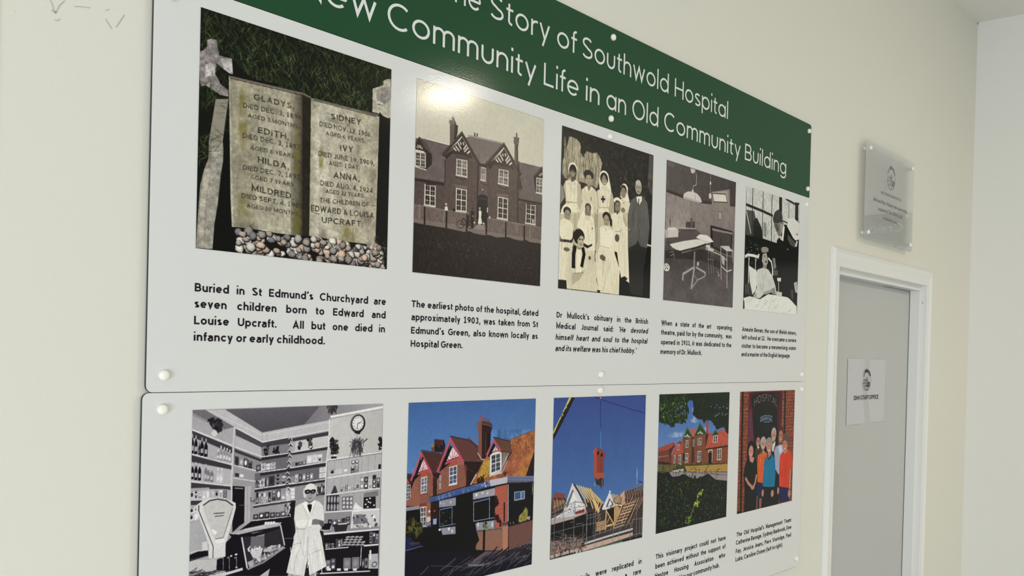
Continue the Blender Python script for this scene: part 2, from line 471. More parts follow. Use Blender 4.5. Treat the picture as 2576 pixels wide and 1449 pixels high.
lathe_y('screw_hole', (2.760 * S - .001, .012, ZC + .185 * S), [(.0022, 0), (.0018, .001)], M_DARK, door, 10)
# small lever handle, lower down on the door
hz = .90
lathe_y('handle_rose', (2.695 * S, ydoor, hz), [(.026, 0), (.026, .006), (.022, .009)], M_STEEL, door)
box('door_handle', (2.58 * S, ydoor - .05, hz - .009), (2.70 * S, ydoor - .032, hz + .009), M_STEEL, door, .005)

# ---------------------------------------------------------------- raster painter for the printed photographs
rng = np.random.default_rng(7)
rnd = random.Random(11)
def hexc(s): return np.array([int(s[i:i + 2], 16) for i in (0, 2, 4)], np.float32) / 255.0
def vnoise(n, cells, seed):
    g = np.random.default_rng(seed).random((cells + 2, cells + 2)).astype(np.float32)
    t = np.linspace(0, cells, n, endpoint=False)
    i = t.astype(int); f = t - i; f = f * f * (3 - 2 * f)
    a = g[i][:, i] * (1 - f)[:, None] + g[i + 1][:, i] * f[:, None]
    b = g[i][:, i + 1] * (1 - f)[:, None] + g[i + 1][:, i + 1] * f[:, None]
    return (a * (1 - f)[None, :] + b * f[None, :])

class Pic:
    def __init__(s, n):
        s.n = n; s.k = n / 1000.0
        s.a = np.zeros((n, n, 3), np.float32)
        s.cache = {}
    def mask(s, pts):
        p = np.array(pts, np.float32).reshape(-1, 2) * s.k
        x0 = max(0, int(math.floor(p[:, 0].min()))); x1 = min(s.n, int(math.ceil(p[:, 0].max())) + 1)
        y0 = max(0, int(math.floor(p[:, 1].min()))); y1 = min(s.n, int(math.ceil(p[:, 1].max())) + 1)
        if x1 <= x0 or y1 <= y0: return None
        m = np.zeros((y1 - y0, x1 - x0), bool)
        X = np.arange(x0, x1) + .5
        q = np.roll(p, -1, 0)
        for (ax, ay), (bx, by) in zip(p, q):
            if ay == by: continue
            if ay > by: ax, ay, bx, by = bx, by, ax, ay
            r0 = max(y0, int(math.ceil(ay - .5))); r1 = min(y1, int(math.ceil(by - .5)))
            if r1 <= r0: continue
            Y = np.arange(r0, r1) + .5
            xi = ax + (Y - ay) * (bx - ax) / (by - ay)
            m[r0 - y0:r1 - y0] ^= X[None, :] > xi[:, None]
        return m, x0, y0, x1, y1
    def poly(s, c, pts):
        r = s.mask(pts)
        if r is None: return
        m, x0, y0, x1, y1 = r
        s.a[y0:y1, x0:x1][m] = c
    def line(s, c, w, pts):
        h = max(w, 1.2) / 2
        P_ = [(pts[i], pts[i + 1]) for i in range(0, len(pts), 2)]
        for q in ribbon(P_, h): s.poly(c, [v for p in q for v in p])
    def ell(s, c, cx, cy, rx, ry):
        n = 10 if max(rx, ry) < 12 else 22
        s.poly(c, [v for i in range(n) for v in (cx + rx * math.cos(2 * math.pi * i / n), cy + ry * math.sin(2 * math.pi * i / n))])
    def inside(s, pts, n):
        p = np.array(pts, float).reshape(-1, 2)
        lo, hi = p.min(0), p.max(0)
        out = []
        q = np.roll(p, -1, 0)
        t = 0
        while len(out) < n and t < 12:
            c = rng.random((n * 2, 2)) * (hi - lo) + lo
            ins = np.zeros(len(c), bool)
            for (ax, ay), (bx, by) in zip(p, q):
                if ay == by: continue
                cond = (ay > c[:, 1]) != (by > c[:, 1])
                ins ^= cond & (c[:, 0] < (bx - ax) * (c[:, 1] - ay) / (by - ay) + ax)
            out += c[ins].tolist(); t += 1
        return out[:n]
    def bil(s, q, u, v):
        (ax, ay, bx, by, cx, cy, dx, dy) = q[:8]
        return ((ax * (1 - u) + bx * u) * (1 - v) + (dx * (1 - u) + cx * u) * v, (ay * (1 - u) + by * u) * (1 - v) + (dy * (1 - u) + cy * u) * v)
    def quad(s, q, u0, v0, u1, v1):
        return [v for (u, w_) in ((u0, v0), (u1, v0), (u1, v1), (u0, v1)) for v in s.bil(q, u, w_)]
    def run(s, ops):
        for o in ops:
            t = o[0]
            if t == 'P': s.poly(hexc(o[1]), o[2])
            elif t == 'L': s.line(hexc(o[1]), o[2], o[3])
            elif t == 'E': s.ell(hexc(o[1]), *o[2:6])
            elif t == 'G':
                r = s.mask(o[4])
                if r is None: continue
                m, x0, y0, x1, y1 = r
                f = (np.linspace(0, 1, x1 - x0)[None, :] + np.zeros((y1 - y0, 1))) if o[3] == 'x' else (np.linspace(0, 1, y1 - y0)[:, None] + np.zeros((1, x1 - x0)))
                f = f[..., None].astype(np.float32)
                c = hexc(o[1]) * (1 - f) + hexc(o[2]) * f
                s.a[y0:y1, x0:x1][m] = c[m]
            elif t == 'U':
                c = hexc(o[1]); Y, X = np.mgrid[0:s.n, 0:s.n].astype(np.float32) / s.k
                nz = vnoise(s.n, 40, 5)
                for (cx, cy, rx, ry) in o[4]:
                    d = ((X - cx) / rx) ** 2 + ((Y - cy) / ry) ** 2
                    al = (np.clip(1.3 - d, 0, 1) * o[2] * np.clip(nz * 1.8, 0, 1.2))[..., None]
                    s.a = s.a * (1 - al) + c * al
            elif t == 'S':
                _, n, cols, l, w_, ang, pts = o
                for (x, y) in s.inside(pts, n):
                    a = math.radians(rnd.uniform(*ang)); L_ = rnd.uniform(*l) / 2; b = a + rnd.uniform(-.3, .3)
                    mx, my = x, y
                    s.line(hexc(rnd.choice(cols)), w_, [mx - L_ * math.cos(a), my + L_ * math.sin(a), mx, my, mx + L_ * math.cos(b), my - L_ * math.sin(b)])
            elif t == 'B':
                _, n, cols, r0, r1, pts = o
                for (x, y) in s.inside(pts, n):
                    r = rnd.uniform(r0, r1); k = rnd.randint(5, 8); a0 = rnd.random() * 6.28
                    if n >= 20 and rnd.random() < .65:
                        ca, sa = math.cos(a0), math.sin(a0); c = hexc(rnd.choice(cols)) * rnd.uniform(.7, 1.15); e = rnd.uniform(.3, .55) * r; m_ = rnd.uniform(-.3, .3) * r
                        s.poly(c, [x + r * ca, y + r * sa, x + m_ * ca - e * sa, y + m_ * sa + e * ca, x - r * ca, y - r * sa, x + m_ * ca + e * sa, y + m_ * sa - e * ca])
                        continue
                    s.poly(hexc(rnd.choice(cols)), [v for i in range(k) for rr in (r * rnd.uniform(.45, 1.1),) for v in (x + rr * math.cos(a0 + 6.283 * i / k), y + rr * math.sin(a0 + 6.283 * i / k))])
            elif t == 'K':
                _, n, cols, r0, r1, pts = o
                for (x, y) in s.inside(pts, n):
                    r = rnd.uniform(r0, r1); k = 7; a0 = rnd.random() * 6.28; e = rnd.uniform(.6, 1); c = hexc(rnd.choice(cols))
                    jit = [rnd.uniform(.74, 1.12) for _ in range(k)]
                    def sh(q, dx, dy):
                        return [v for i in range(k) for v in (x + dx + q * r * jit[i] * math.cos(a0 + 6.283 * i / k), y + dy + q * e * r * jit[i] * math.sin(a0 + 6.283 * i / k))]
                    s.poly(hexc('12100f'), sh(1.12, 1.5, 2)); s.poly(c * .66, sh(1, 0, 0)); s.poly(c * .95, sh(.86, -1.2, -1.6)); s.poly(np.minimum(1, c * 1.1), sh(.55, -2, -3))
            elif t == 'R':
                _, rows, c, w_, q = o
                c = hexc(c)
                for i in range(rows + 1):
                    v = i / rows
                    a, b = s.bil(q, 0, v), s.bil(q, 1, v)
                    s.line(c, w_, [*a, *b])
                if w_ > 1.2:
                    L0 = math.dist(s.bil(q, 0, .5), s.bil(q, 1, .5)); H0 = math.dist(s.bil(q, .5, 0), s.bil(q, .5, 1)) / rows
                    nb = max(2, int(L0 / (H0 * 2.4)))
                    for i in range(rows):
                        for j in range(nb + 1):
                            u = (j + (.5 if i % 2 else 0)) / nb
                            if u <= 1: s.line(c, w_ * .8, [*s.bil(q, u, i / rows), *s.bil(q, u, (i + 1) / rows)])
            elif t == 'V':
                _, n, c, w_, q = o
                for i in range(n + 1): s.line(hexc(c), w_, [*s.bil(q, i / n, 0), *s.bil(q, i / n, 1)])
            elif t == 'W':
                _, nc, nr, fc, gc, q = o
                f, g = hexc(fc), hexc(gc)
                s.poly(f, q[:8])
                H0 = math.dist(s.bil(q, 0, 0), s.bil(q, 0, 1)); W0 = math.dist(s.bil(q, 0, 0), s.bil(q, 1, 0))
                mu, mv = min(.09, 5 / W0 + .03), min(.06, 4 / H0 + .02)
                for i in range(nc):
                    u0 = mu + i * (1 - mu) / nc; u1 = u0 + (1 - mu) / nc - mu
                    for j in range(nr):
                        v0 = mv + j * (1 - mv) / nr; v1 = v0 + (1 - mv) / nr - mv * (1 if j % 2 else .45)
                        um = (u0 + u1) / 2
                        gg = g * rnd.uniform(.75, 1.25)
                        s.poly(gg, s.quad(q, u0, v0, um - .006, v1)); s.poly(gg * rnd.uniform(.85, 1.15), s.quad(q, um + .012, v0, u1, v1))
            elif t == 'N':
                _, amp, sz, pts = o
                r = s.mask(pts)
                if r is None: continue
                m, x0, y0, x1, y1 = r
                cells = max(4, int(1000 / sz))
                if cells not in s.cache: s.cache[cells] = .6 * vnoise(s.n, cells, cells) + .4 * vnoise(s.n, min(s.n // 2, cells * 3), cells + 1) - .5
                z = s.cache[cells][y0:y1, x0:x1][..., None] * 2 * amp + 1
                sub = s.a[y0:y1, x0:x1]
                sub[m] = (sub * z)[m]
            elif t == 'O':
                _, n, h, cols, p = o
                (x0, y0, x1, y1) = p[:4]
                w_ = math.dist(p[:2], p[2:4]) / n
                for i in range(n):
                    a, b = (i + .04) / n, (i + .94) / n
                    ax, ay, bx, by = x0 + (x1 - x0) * a, y0 + (y1 - y0) * a, x0 + (x1 - x0) * b, y0 + (y1 - y0) * b
                    hh = h * rnd.uniform(.75, 1.0); c = hexc(rnd.choice(cols)); rows = rnd.choice([1, 1, 2, 3]) if hh > w_ * 1.2 else 1
                    for r in range(rows):
                        yb, yt = hh * r / rows, hh * (r + .92) / rows
                        s.poly(c, [ax, ay - yt, bx, by - yt, bx, by - yb, ax, ay - yb])
                        c2 = hexc(rnd.choice(['e6e4e6', '2a272c', '8d8a90', 'c5c3c6']))
                        s.ell(c2, (ax + bx) / 2, (ay + by) / 2 - (yb + yt) / 2, (bx - ax) * .32, (yt - yb) * .28)
                        s.line(c2 * .8, 1.6, [ax + 1, ay - yt * .9 - yb * .1, bx - 1, by - yt * .9 - yb * .1])
            elif t == 'Z':
                _, c, lab, x, y0, y1, w_ = o
                c, l_ = hexc(c), hexc(lab); H0 = y1 - y0
                s.poly(c, [x - w_, y1, x - w_, y0 + H0 * .42, x - w_ * .35, y0 + H0 * .25, x - w_ * .35, y0, x + w_ * .35, y0, x + w_ * .35, y0 + H0 * .25, x + w_, y0 + H0 * .42, x + w_, y1])
                s.poly(l_, [x - w_ * .4, y0, x + w_ * .4, y0, x + w_ * .4, y0 + H0 * .2, x - w_ * .4, y0 + H0 * .2])
                s.poly(l_, [x - w_ * .75, y0 + H0 * .6, x + w_ * .75, y0 + H0 * .6, x + w_ * .75, y0 + H0 * .85, x - w_ * .75, y0 + H0 * .85])
                s.line(np.minimum(1, c * 1.8 + .05), 1.2, [x - w_ * .7, y0 + H0 * .45, x - w_ * .7, y1])
            elif t == 'T':
                _, txt, c, wt, cap, p = o
                (x0, y0, x1, y1) = p[:4]
                wd, st = text_strokes(txt, wt, track=.12)
                k = math.dist(p[:2], p[2:4]) / wd; ca, sa = (x1 - x0) / (k * wd), (y1 - y0) / (k * wd)
                arcf = len(txt) == 8 and txt[0] == 'H'
                for q_ in st:
                    for quad in ribbon(q_, wt / 2):
                        pts = []
                        for (x, y) in quad:
                            yy = y * cap / .7
                            if arcf: yy += (1 - (2 * x / wd - 1) ** 2) * cap * .75
                            pts += [x0 + x * k * ca, y0 + x * k * sa - yy]
                        r_ = s.mask(pts)
                        if r_ is None: continue
                        m, xa, ya, xb, yb = r_
                        if 'tx' not in s.cache: s.cache['tx'] = np.clip(vnoise(s.n, 110, 9) * .9 + .45, .35, 1)[..., None]
                        al = s.cache['tx'][ya:yb, xa:xb]; sub = s.a[ya:yb, xa:xb]
                        sub[m] = (sub * (1 - al) + hexc(c) * al)[m]
    def image(s, name, gain, haze):
        a = s.a
        # slight print softness, film grain
        for _ in range(2 if s.n > 700 else 1):
            a = (a * 2 + np.roll(a, 1, 0) + np.roll(a, -1, 0)) / 4
            a = (a * 2 + np.roll(a, 1, 1) + np.roll(a, -1, 1)) / 4
        tone = (vnoise(s.n, 9, 3) - .5) * .04 + (vnoise(s.n, 38, 4) - .5) * .02 + (vnoise(s.n, 120, 6) - .5) * .05
        a = a * (1 + tone[..., None])
        a = a * (1 + rng.normal(0, .03, (s.n, s.n, 1)).astype(np.float32)) + rng.normal(0, .006, (s.n, s.n, 1)).astype(np.float32)
        a = np.clip(a, 0, 1)
        lin = np.where(a <= .04045, a / 12.92, ((a + .055) / 1.055) ** 2.4)
        lin = np.clip((lin - haze) * gain, 0.0015, .95)
        a = np.where(lin <= .0031308, lin * 12.92, 1.055 * lin ** (1 / 2.4) - .055)
        im = bpy.data.images.new(name, s.n, s.n, alpha=False)
        buf = np.ones((s.n, s.n, 4), np.float32)
        buf[..., :3] = a[::-1]
        im.pixels.foreach_set(buf.ravel())
        im.update(); im.pack()
        return im
HAZE = (.004, .005, .007, .010, .013)
GAIN = 1.05

OPS = json.loads(r'''{"1":[["P","11150e",[0,0,1000,0,1000,1000,0,1000]],["S",1500,["222b16","2e3a1c","1a2213","3b4526","151b10","46502f"],[15,60],2,[40,150],[0,0,1000,0,1000,420,700,330,300,300,0,420]],["S",500,["4a5a30","5c6a40","3c5530","6b6c4a","35502e"],[15,50],1.6,[30,160],[0,0,1000,0,1000,380,600,300,300,240,0,200]],["B",26,["0a0b0a"],15,45,[180,240,420,250,640,330,980,420,960,440,560,330,200,300]],["P","0b0b0b",[78,196,145,178,240,239,376,227,356,250,129,250,74,214]],["S",60,["6a6f5a","8a8f70","7b8a50"],[20,50],1.4,[20,160],[150,177,476,180,866,227,864,132,474,91,226,92]],["P","8a8382",[30,127,45,118,71,115,77,143,84,176,104,177,143,175,149,241,135,242,106,231,75,214,68,257,94,296,128,313,131,340,95,342,28,317,7,326,2,299,-3,185,16,174,31,155]],["P","b8b3b0",[26,231,48,217,65,225,69,269,25,282]],["P","a9a4a2",[91,189,143,175,149,236,135,242,106,227]],["N",0.35,14,[-2,132,147,89,154,337,-1,373]],["S",30,["3a4524","1b2212","55603a"],[15,35],1.6,[50,140],[2,307,72,314,131,334,96,359,3,364]],["P","8d887b",[73,364,131,350,109,535,117,592,104,678,93,805,80,890,74,997,0,999,4,900,13,735,28,670,47,617,47,547,55,492]],["P","a9a294",[31,666,59,657,40,788,32,997,15,998,10,899,16,796]],["P","9b978d",[59,561,109,543,111,614,99,679,90,806,78,891,73,995,37,997,44,787,59,657]],["N",0.25,18,[-12,534,117,508,104,678,74,997,-2,1003]],["S",14,["23281a","4a4c38"],[20,60],1.3,[-30,60],[47,522,113,509,111,610,49,621]],["S",26,["5a5a46","3b3f2a","6b6a55"],[20,60],1.3,[-30,30],[73,364,131,350,123,537,56,550]],["S",40,["5b5d3c","33391f","7b7a50"],[15,45],1.4,[0,180],[-1,532,47,522,37,648,2,654]],["P","0a0a0b",[113,509,142,503,159,893,186,889,182,1000,74,998,82,890,98,804,113,677]],["G","97917d","a09985","x",[130,252,493,246,537,251,545,886,496,892,354,893,247,888,159,892,150,755]],["G","a39d89","b0aa97","x",[278,255,432,249,449,892,354,893,266,888]],["G","a39c88","2e2a20","x",[427,248,493,246,511,891,449,893]],["P","26221a",[491,246,538,251,545,887,509,891]],["P","aaa898",[130,252,137,252,166,890,159,892,150,772]],["G","bdb8a6","a8a08c","x",[538,251,934,251,933,343,925,889,712,887,545,886]],["G","a49c86","cfcab9","x",[538,252,584,250,596,887,545,886]],["N",0.16,10,[129,252,934,251,925,889,159,892]],["N",0.18,46,[129,252,934,251,925,889,159,892]],["U","6e6630",0.55,[0,0],[[200,430,24,120],[210,800,30,60],[470,520,20,130],[480,830,25,80],[760,880,45,80],[600,520,15,60],[190,330,12,60]]],["U","5a544a",0.4,[0,0],[[230,880,60,20],[700,330,80,14],[900,560,25,60],[620,900,22,60],[860,760,40,40]]],["L","6f685c",7.8,[129,254,493,241,537,249]],["L","35302a",3.5,[138,260,494,249]],["L","6a6357",6.9,[552,252,927,245]],["L","2a2620",2.9,[546,258,915,254]],["L","57503f",2.1,[886,695,925,694]],["L","3c372d",2.5,[550,774,598,778]],["T","GLADYS.","3b362e",0.13,24.8,[249,324,449,322]],["T","DIED DEC. 3, 1896.","3b362e",0.12,21.2,[199,370,499,362]],["T","AGED 3 MONTHS.","3b362e",0.12,17.9,[223,408,480,405]],["T","EDITH,","3b362e",0.13,26.7,[272,465,427,465]],["T","DIED DEC. 3, 1897,","3b362e",0.12,21.2,[200,501,495,498]],["T","AGED 8 YEARS.","3b362e",0.12,17.9,[238,544,466,543]],["T","HILDA,","3b362e",0.13,26.7,[275,594,431,600]],["T","DIED DEC. 7, 1897,","3b362e",0.12,21.2,[205,638,496,635]],["T","AGED 7 YEARS.","3b362e",0.12,18.0,[241,672,466,672]],["T","MILDRED,","3b362e",0.13,26.6,[249,723,458,730]],["T","DIED SEPT. 4. 1905","3b362e",0.13,21.2,[201,761,505,765]],["T","AGED 10 MONTHS.","3b362e",0.12,17.1,[226,799,493,801]],["T","SIDNEY","3b362e",0.13,26.7,[648,323,822,315]],["T","DIED NOV. 12, 1906.","3b362e",0.12,21.9,[587,369,888,362]],["T","AGED 6 YEARS.","3b362e",0.12,18.4,[623,404,851,397]],["T","IVY","3b362e",0.13,28.0,[705,462,779,456]],["T","DIED JUNE 19, 1909,","3b362e",0.12,22.8,[584,508,907,498]],["T","AGED 1 DAY.","3b362e",0.12,19.4,[644,541,819,532]],["T","ANNA,","3b362e",0.13,27.8,[670,596,821,589]],["T","DIED AUG. 4, 1924,","3b362e",0.12,22.9,[599,643,911,633]],["T","AGED 32 YEARS.","3b362e",0.12,19.3,[629,675,853,665]],["T","THE CHILDREN OF","3b362e",0.12,22.0,[597,723,880,705]],["T","EDWARD & LOUISA","3b362e",0.13,27.2,[551,769,912,756]],["T","UPCRAFT.","3b362e",0.13,27.5,[611,817,848,806]],["P","b5af9f",[887,123,905,114,953,88,950,69,974,54,998,49,1001,241,970,253,933,237,888,237]],["P","8d8880",[911,120,996,85,998,148,962,181,913,173]],["P","3a322c",[919,189,969,190,920,193]],["N",0.25,14,[883,76,998,47,998,247,888,242]],["P","0a0a0c",[932,226,952,242,1001,250,997,828,964,881,927,889]],["P","15110f",[180,890,247,893,444,897,545,888,712,889,925,890,946,880,1000,827,1002,1001,185,1000]],["K",230,["a79a8d","c6beb6","8e8886","b59c8c","75747a","d2cdc6","9a8f86","86807c","c9ad9a","a4a09a"],15,26,[187,898,247,897,444,902,545,892,712,893,925,895,992,883,999,995,194,997]],["S",60,["2e2a1c","8a8a70","14120f"],[15,40],1.4,[0,180],[915,857,997,823,1001,985,935,928]]],
"2":[["G","cdc8b6","c3bfb0","y",[0,0,1000,0,1000,1000,0,1000]],["P","594a47",[-6,510,94,421,203,353,329,247,459,361,526,356,659,248,799,355,808,407,1000,490,1001,721,503,729,1,732]],["P","665a58",[-4,309,69,300,234,301,216,322,189,364,207,381,208,503,-3,512]],["P","665a58",[764,288,797,289,994,286,995,377,1000,497,787,504,823,444,801,385]],["P","736864",[355,238,383,223,645,213,617,247,526,356,462,357,416,314,367,273]],["N",0.12,20,[-10,306,994,286,991,377,-3,537]],["L","e0dccd",3.7,[69,300,237,300]],["L","3a302f",2.3,[69,305,232,305]],["L","e0dccd",3.4,[366,222,644,211]],["L","4a403e",2.4,[366,220,646,209]],["L","cfc9bb",3.2,[797,290,991,287]],["P","594a47",[204,378,261,330,329,247,459,361,460,449,457,696,210,653]],["P","594a47",[526,356,659,248,779,345,792,646,537,652]],["R",95,"463a38",1.0,[203,361,453,358,460,696,213,655]],["R",95,"463a38",1.0,[526,354,786,340,792,650,540,656]],["R",60,"463a38",1.0,[-3,528,206,515,213,653,-2,655]],["R",40,"463a38",1.0,[793,529,997,514,1000,647,792,646]],["N",0.14,14,[-6,517,994,353,1000,647,-1,674]],["P","2a1f1e",[-4,515,208,506,207,523,-4,528]],["P","2a1f1e",[789,502,997,502,997,511,790,516]],["P","322826",[255,336,329,239,404,323]],["L","cfc9bb",9.1,[267,309,289,321]],["L","cfc9bb",9.1,[282,296,311,319]],["L","cfc9bb",9.2,[298,276,324,306]],["L","cfc9bb",9.2,[316,268,323,282]],["L","cfc9bb",9.2,[337,264,342,280]],["L","cfc9bb",9.3,[362,276,341,305]],["L","cfc9bb",9.3,[374,288,347,316]],["L","cfc9bb",9.4,[389,304,369,321]],["L","382d2b",13.4,[260,336,335,329,408,335]],["L","352a29",18.8,[188,363,326,220,462,359]],["L","5b504c",2.8,[188,357,325,213,462,350]],["P","322826",[579,339,660,238,744,326]],["L","cfc9bb",9.8,[592,311,616,324]],["L","cfc9bb",9.8,[609,297,641,322]],["L","cfc9bb",9.9,[627,277,655,309]],["L","cfc9bb",9.9,[647,269,654,283]],["L","cfc9bb",10.0,[669,264,675,281]],["L","cfc9bb",10.0,[697,277,674,307]],["L","cfc9bb",10.1,[710,290,681,319]],["L","cfc9bb",10.1,[727,307,705,324]],["L","382d2b",14.4,[584,339,667,333,748,338]],["L","352a29",20.2,[505,369,657,217,808,364]],["L","5b504c",3.0,[505,362,656,210,808,355]],["P","2a1f1e",[203,361,255,327,266,333,218,379]],["P","2a1f1e",[459,357,526,354,528,405,537,412,514,369,454,371]],["P","2a1f1e",[526,352,589,313,596,329,545,381]],["L","241a19",4.7,[191,368,201,378,208,385,210,503]],["L","d8d2c4",2.4,[192,372,209,381]],["P","5f504b",[235,168,275,161,275,266,254,295,240,297]],["P","2f2524",[272,160,284,182,295,184,294,221,284,256,270,267]],["P","6b5c56",[230,166,275,160,272,180,231,187]],["P","7a706a",[249,144,266,145,273,162,249,165]],["P","64564f",[739,157,784,153,782,180,774,213,782,336,748,302,746,201,737,189]],["P","3a2f2c",[760,198,774,195,783,336,772,329]],["P","6b5f58",[755,130,767,128,769,154,755,155]],["L","3a2f2c",2.7,[735,158,786,155]],["P","5a4c46",[417,196,428,197,429,216,418,216]],["P","5a4c46",[436,195,447,195,447,214,437,214]],["L","261a1a",10.0,[457,373,455,441,457,701]],["L","261a1a",7.5,[789,302,782,388,789,648]],["P","3a302e",[789,307,801,385,823,444,790,449]],["P","2d2322",[-3,334,24,297,70,318,113,372,116,424,79,456,0,456]],["P","524643",[26,298,72,318,112,370,92,366,65,347]],["L","3f3432",8.1,[-2,340,24,304,71,358]],["L","cfc9bb",5.4,[7,352,20,357]],["L","cfc9bb",5.4,[12,341,24,351]],["L","cfc9bb",5.4,[27,338,29,354]],["L","cfc9bb",5.4,[38,342,33,357]],["L","cfc9bb",5.5,[49,350,41,358]],["P","cfc9bb",[0,367,60,366,63,373,-1,379]],["W",2,4,"cfc9bb","4b4140",[-2,379,71,372,74,450,-1,453]],["L","cfc9bb",6.3,[-1,455,78,460]],["P","2a201f",[917,353,994,281,1001,353,1001,451,939,451]],["L","3f3432",8.9,[919,355,996,290]],["L","cfc9bb",6.2,[965,336,979,343]],["L","cfc9bb",6.2,[975,326,989,337]],["L","cfc9bb",6.2,[992,318,993,332]],["W",2,4,"cfc9bb","5b504e",[942,356,1001,353,1001,444,943,446]],["L","cfc9bb",7.8,[939,447,1003,448]],["P","4a3f3c",[278,344,387,340,388,355,279,360]],["P","4a3f3c",[606,342,714,339,714,352,606,355]],["W",2,4,"cfc9bb","6d6261",[291,362,372,358,375,449,289,451]],["L","cfc9bb",5.8,[286,452,377,450]],["W",2,4,"cfc9bb","6d6261",[620,361,701,358,703,445,618,445]],["L","cfc9bb",6.2,[613,445,706,446]],["W",1,2,"cfc9bb","857b78",[479,375,518,373,519,448,477,447]],["L","cfc9bb",5.0,[473,448,520,449]],["P","6b5d58",[284,503,379,499,379,513,284,516]],["P","6b5d58",[606,502,704,495,704,509,606,514]],["W",2,4,"cfc9bb","2c2222",[68,534,146,532,148,642,68,645]],["L","cfc9bb",6.0,[64,645,150,644]],["W",2,4,"cfc9bb","2c2222",[292,519,374,518,376,640,293,644]],["L","cfc9bb",6.3,[289,645,378,641]],["W",2,4,"cfc9bb","2c2222",[619,517,703,516,705,641,617,641]],["L","cfc9bb",6.8,[612,642,707,642]],["W",2,4,"cfc9bb","2c2222",[857,522,943,521,944,638,856,640]],["L","cfc9bb",7.1,[850,640,947,640]],["P","2c2222",[77,525,143,523,143,532,77,539]],["P","2c2222",[860,519,942,515,942,522,860,528]],["L","332826",3.9,[291,464,308,463,314,467,342,466,348,462,366,464]],["L","332826",4.0,[475,466,493,465,500,468,530,468,536,464,542,467]],["L","332826",4.2,[620,462,639,461,645,465,677,464,683,460,702,462]],["P","0f0809",[463,536,481,526,514,524,536,531,538,686,460,698]],["L","5b4c48",4.0,[463,536,480,525,514,523,537,531]],["L","4b3d3a",5.0,[472,550,527,548]],["E","cfc9bb",494,499,5.4,3.8],["P","786c67",[0,726,383,714,534,726,996,721,997,749,535,751,385,756,158,754,0,753]],["P","6f615c",[0,652,210,650,381,649,383,716,157,722,0,726]],["P","6f615c",[532,650,1000,649,998,723,534,726]],["V",70,"574a46",1.6,[0,654,381,650,383,712,0,724]],["V",70,"574a46",1.6,[532,653,1000,652,997,719,534,725]],["N",0.16,12,[-2,651,1000,647,998,721,0,726]],["L","a0948c",2.3,[0,652,210,650,381,649]],["L","a0948c",2.6,[532,650,1000,649]],["L","8a7e76",6.4,[36,647,37,720]],["L","8a7e76",4.7,[208,652,210,721]],["L","8a7e76",5.4,[784,651,785,711]],["L","8a7e76",7.8,[899,648,901,721]],["P","221a19",[0,744,77,746,230,745,281,747,361,750,402,741,432,748,504,751,559,744,615,751,711,738,756,744,823,747,862,736,897,746,997,744,1002,1001,0,1001]],["S",1800,["332a27","2a2321","3f3531","1a1413","2b2625"],[8,26],2.2,[60,120],[0,753,230,753,504,759,998,753,1001,996,1,998]],["S",160,["5a4f49","6b615a"],[3,8],2.2,[0,180],[3,852,331,880,966,909,827,853,328,804]],["L","1b1212",10.6,[72,653,74,745]],["L","1b1212",11.0,[228,651,228,745]],["L","1b1212",11.4,[379,646,379,747]],["L","1b1212",11.8,[531,650,533,745]],["L","1b1212",12.2,[689,650,691,741]],["L","1b1212",12.6,[847,653,849,740]],["L","b5aca3",3.2,[681,651,694,650]],["L","b5aca3",2.9,[222,651,235,651]],["E","8a7d76",224,622,6.1,8.2],["P","d8d2c5",[213,653,214,634,224,628,236,633,236,652]],["P","d8d2c5",[215,614,229,612,230,620,217,620]],["P","191112",[271,649,272,637,279,629,291,634,292,648]],["E","4a3f3c",281,627,6.8,6.6],["P","221819",[407,631,420,623,435,631,433,653,431,723,413,723,407,669]],["E","4a3f3c",419,615,6.5,8.4],["L","150f10",4.0,[412,612,428,611]],["E","b0a59b",425,655,4.7,4.2],["P","2b2120",[375,656,390,650,398,661,398,712,384,722,374,690]],["E","70655e",385,645,8.2,8.4],["L","1b1213",3.0,[358,709,355,720]],["L","1b1213",3.0,[355,720,346,729]],["L","1b1213",2.9,[346,729,333,733]],["L","1b1213",2.9,[333,733,320,732]],["L","1b1213",2.9,[320,732,310,725]],["L","1b1213",2.9,[310,725,306,715]],["L","1b1213",2.9,[306,715,309,704]],["L","1b1213",2.9,[309,704,319,695]],["L","1b1213",2.9,[319,695,331,690]],["L","1b1213",2.9,[331,690,344,692]],["L","1b1213",2.9,[344,692,354,698]],["L","1b1213",2.9,[354,698,358,709]],["L","1b1213",3.0,[429,704,426,714]],["L","1b1213",3.0,[426,714,418,722]],["L","1b1213",3.0,[418,722,406,726]],["L","1b1213",3.0,[406,726,394,725]],["L","1b1213",3.0,[394,725,386,719]],["L","1b1213",3.0,[386,719,382,710]],["L","1b1213",3.0,[382,710,385,700]],["L","1b1213",3.0,[385,700,393,692]],["L","1b1213",3.0,[393,692,405,688]],["L","1b1213",3.0,[405,688,417,689]],["L","1b1213",3.0,[417,689,426,695]],["L","1b1213",3.0,[426,695,429,704]],["L","1b1213",3.4,[332,712,350,680,382,689,405,707]],["L","1b1213",3.4,[336,680,359,675,377,706,332,712]],["P","ddd8cb",[468,620,478,615,490,619,491,636,488,650,499,687,481,693,463,691,470,652]],["E","8a7d76",476,609,7.2,8.5],["P","e0dbcf",[471,601,481,598,483,605,470,607]],["L","cfc9bb",4.5,[472,692,471,710]],["L","cfc9bb",4.6,[481,691,482,708]],["P","1b1213",[527,627,541,623,546,648,528,653]],["P","cdc7ba",[532,592,540,591,541,619,533,620]],["P","cdc7ba",[549,640,562,640,563,648,549,649]],["P","8a7e78",[460,696,514,693,524,722,431,723]],["E","cfc9bb",437,689,7.1,5.1],["E","cfc9bb",510,685,7.3,6.0],["E","cfc9bb",922,619,6.8,12.7]],
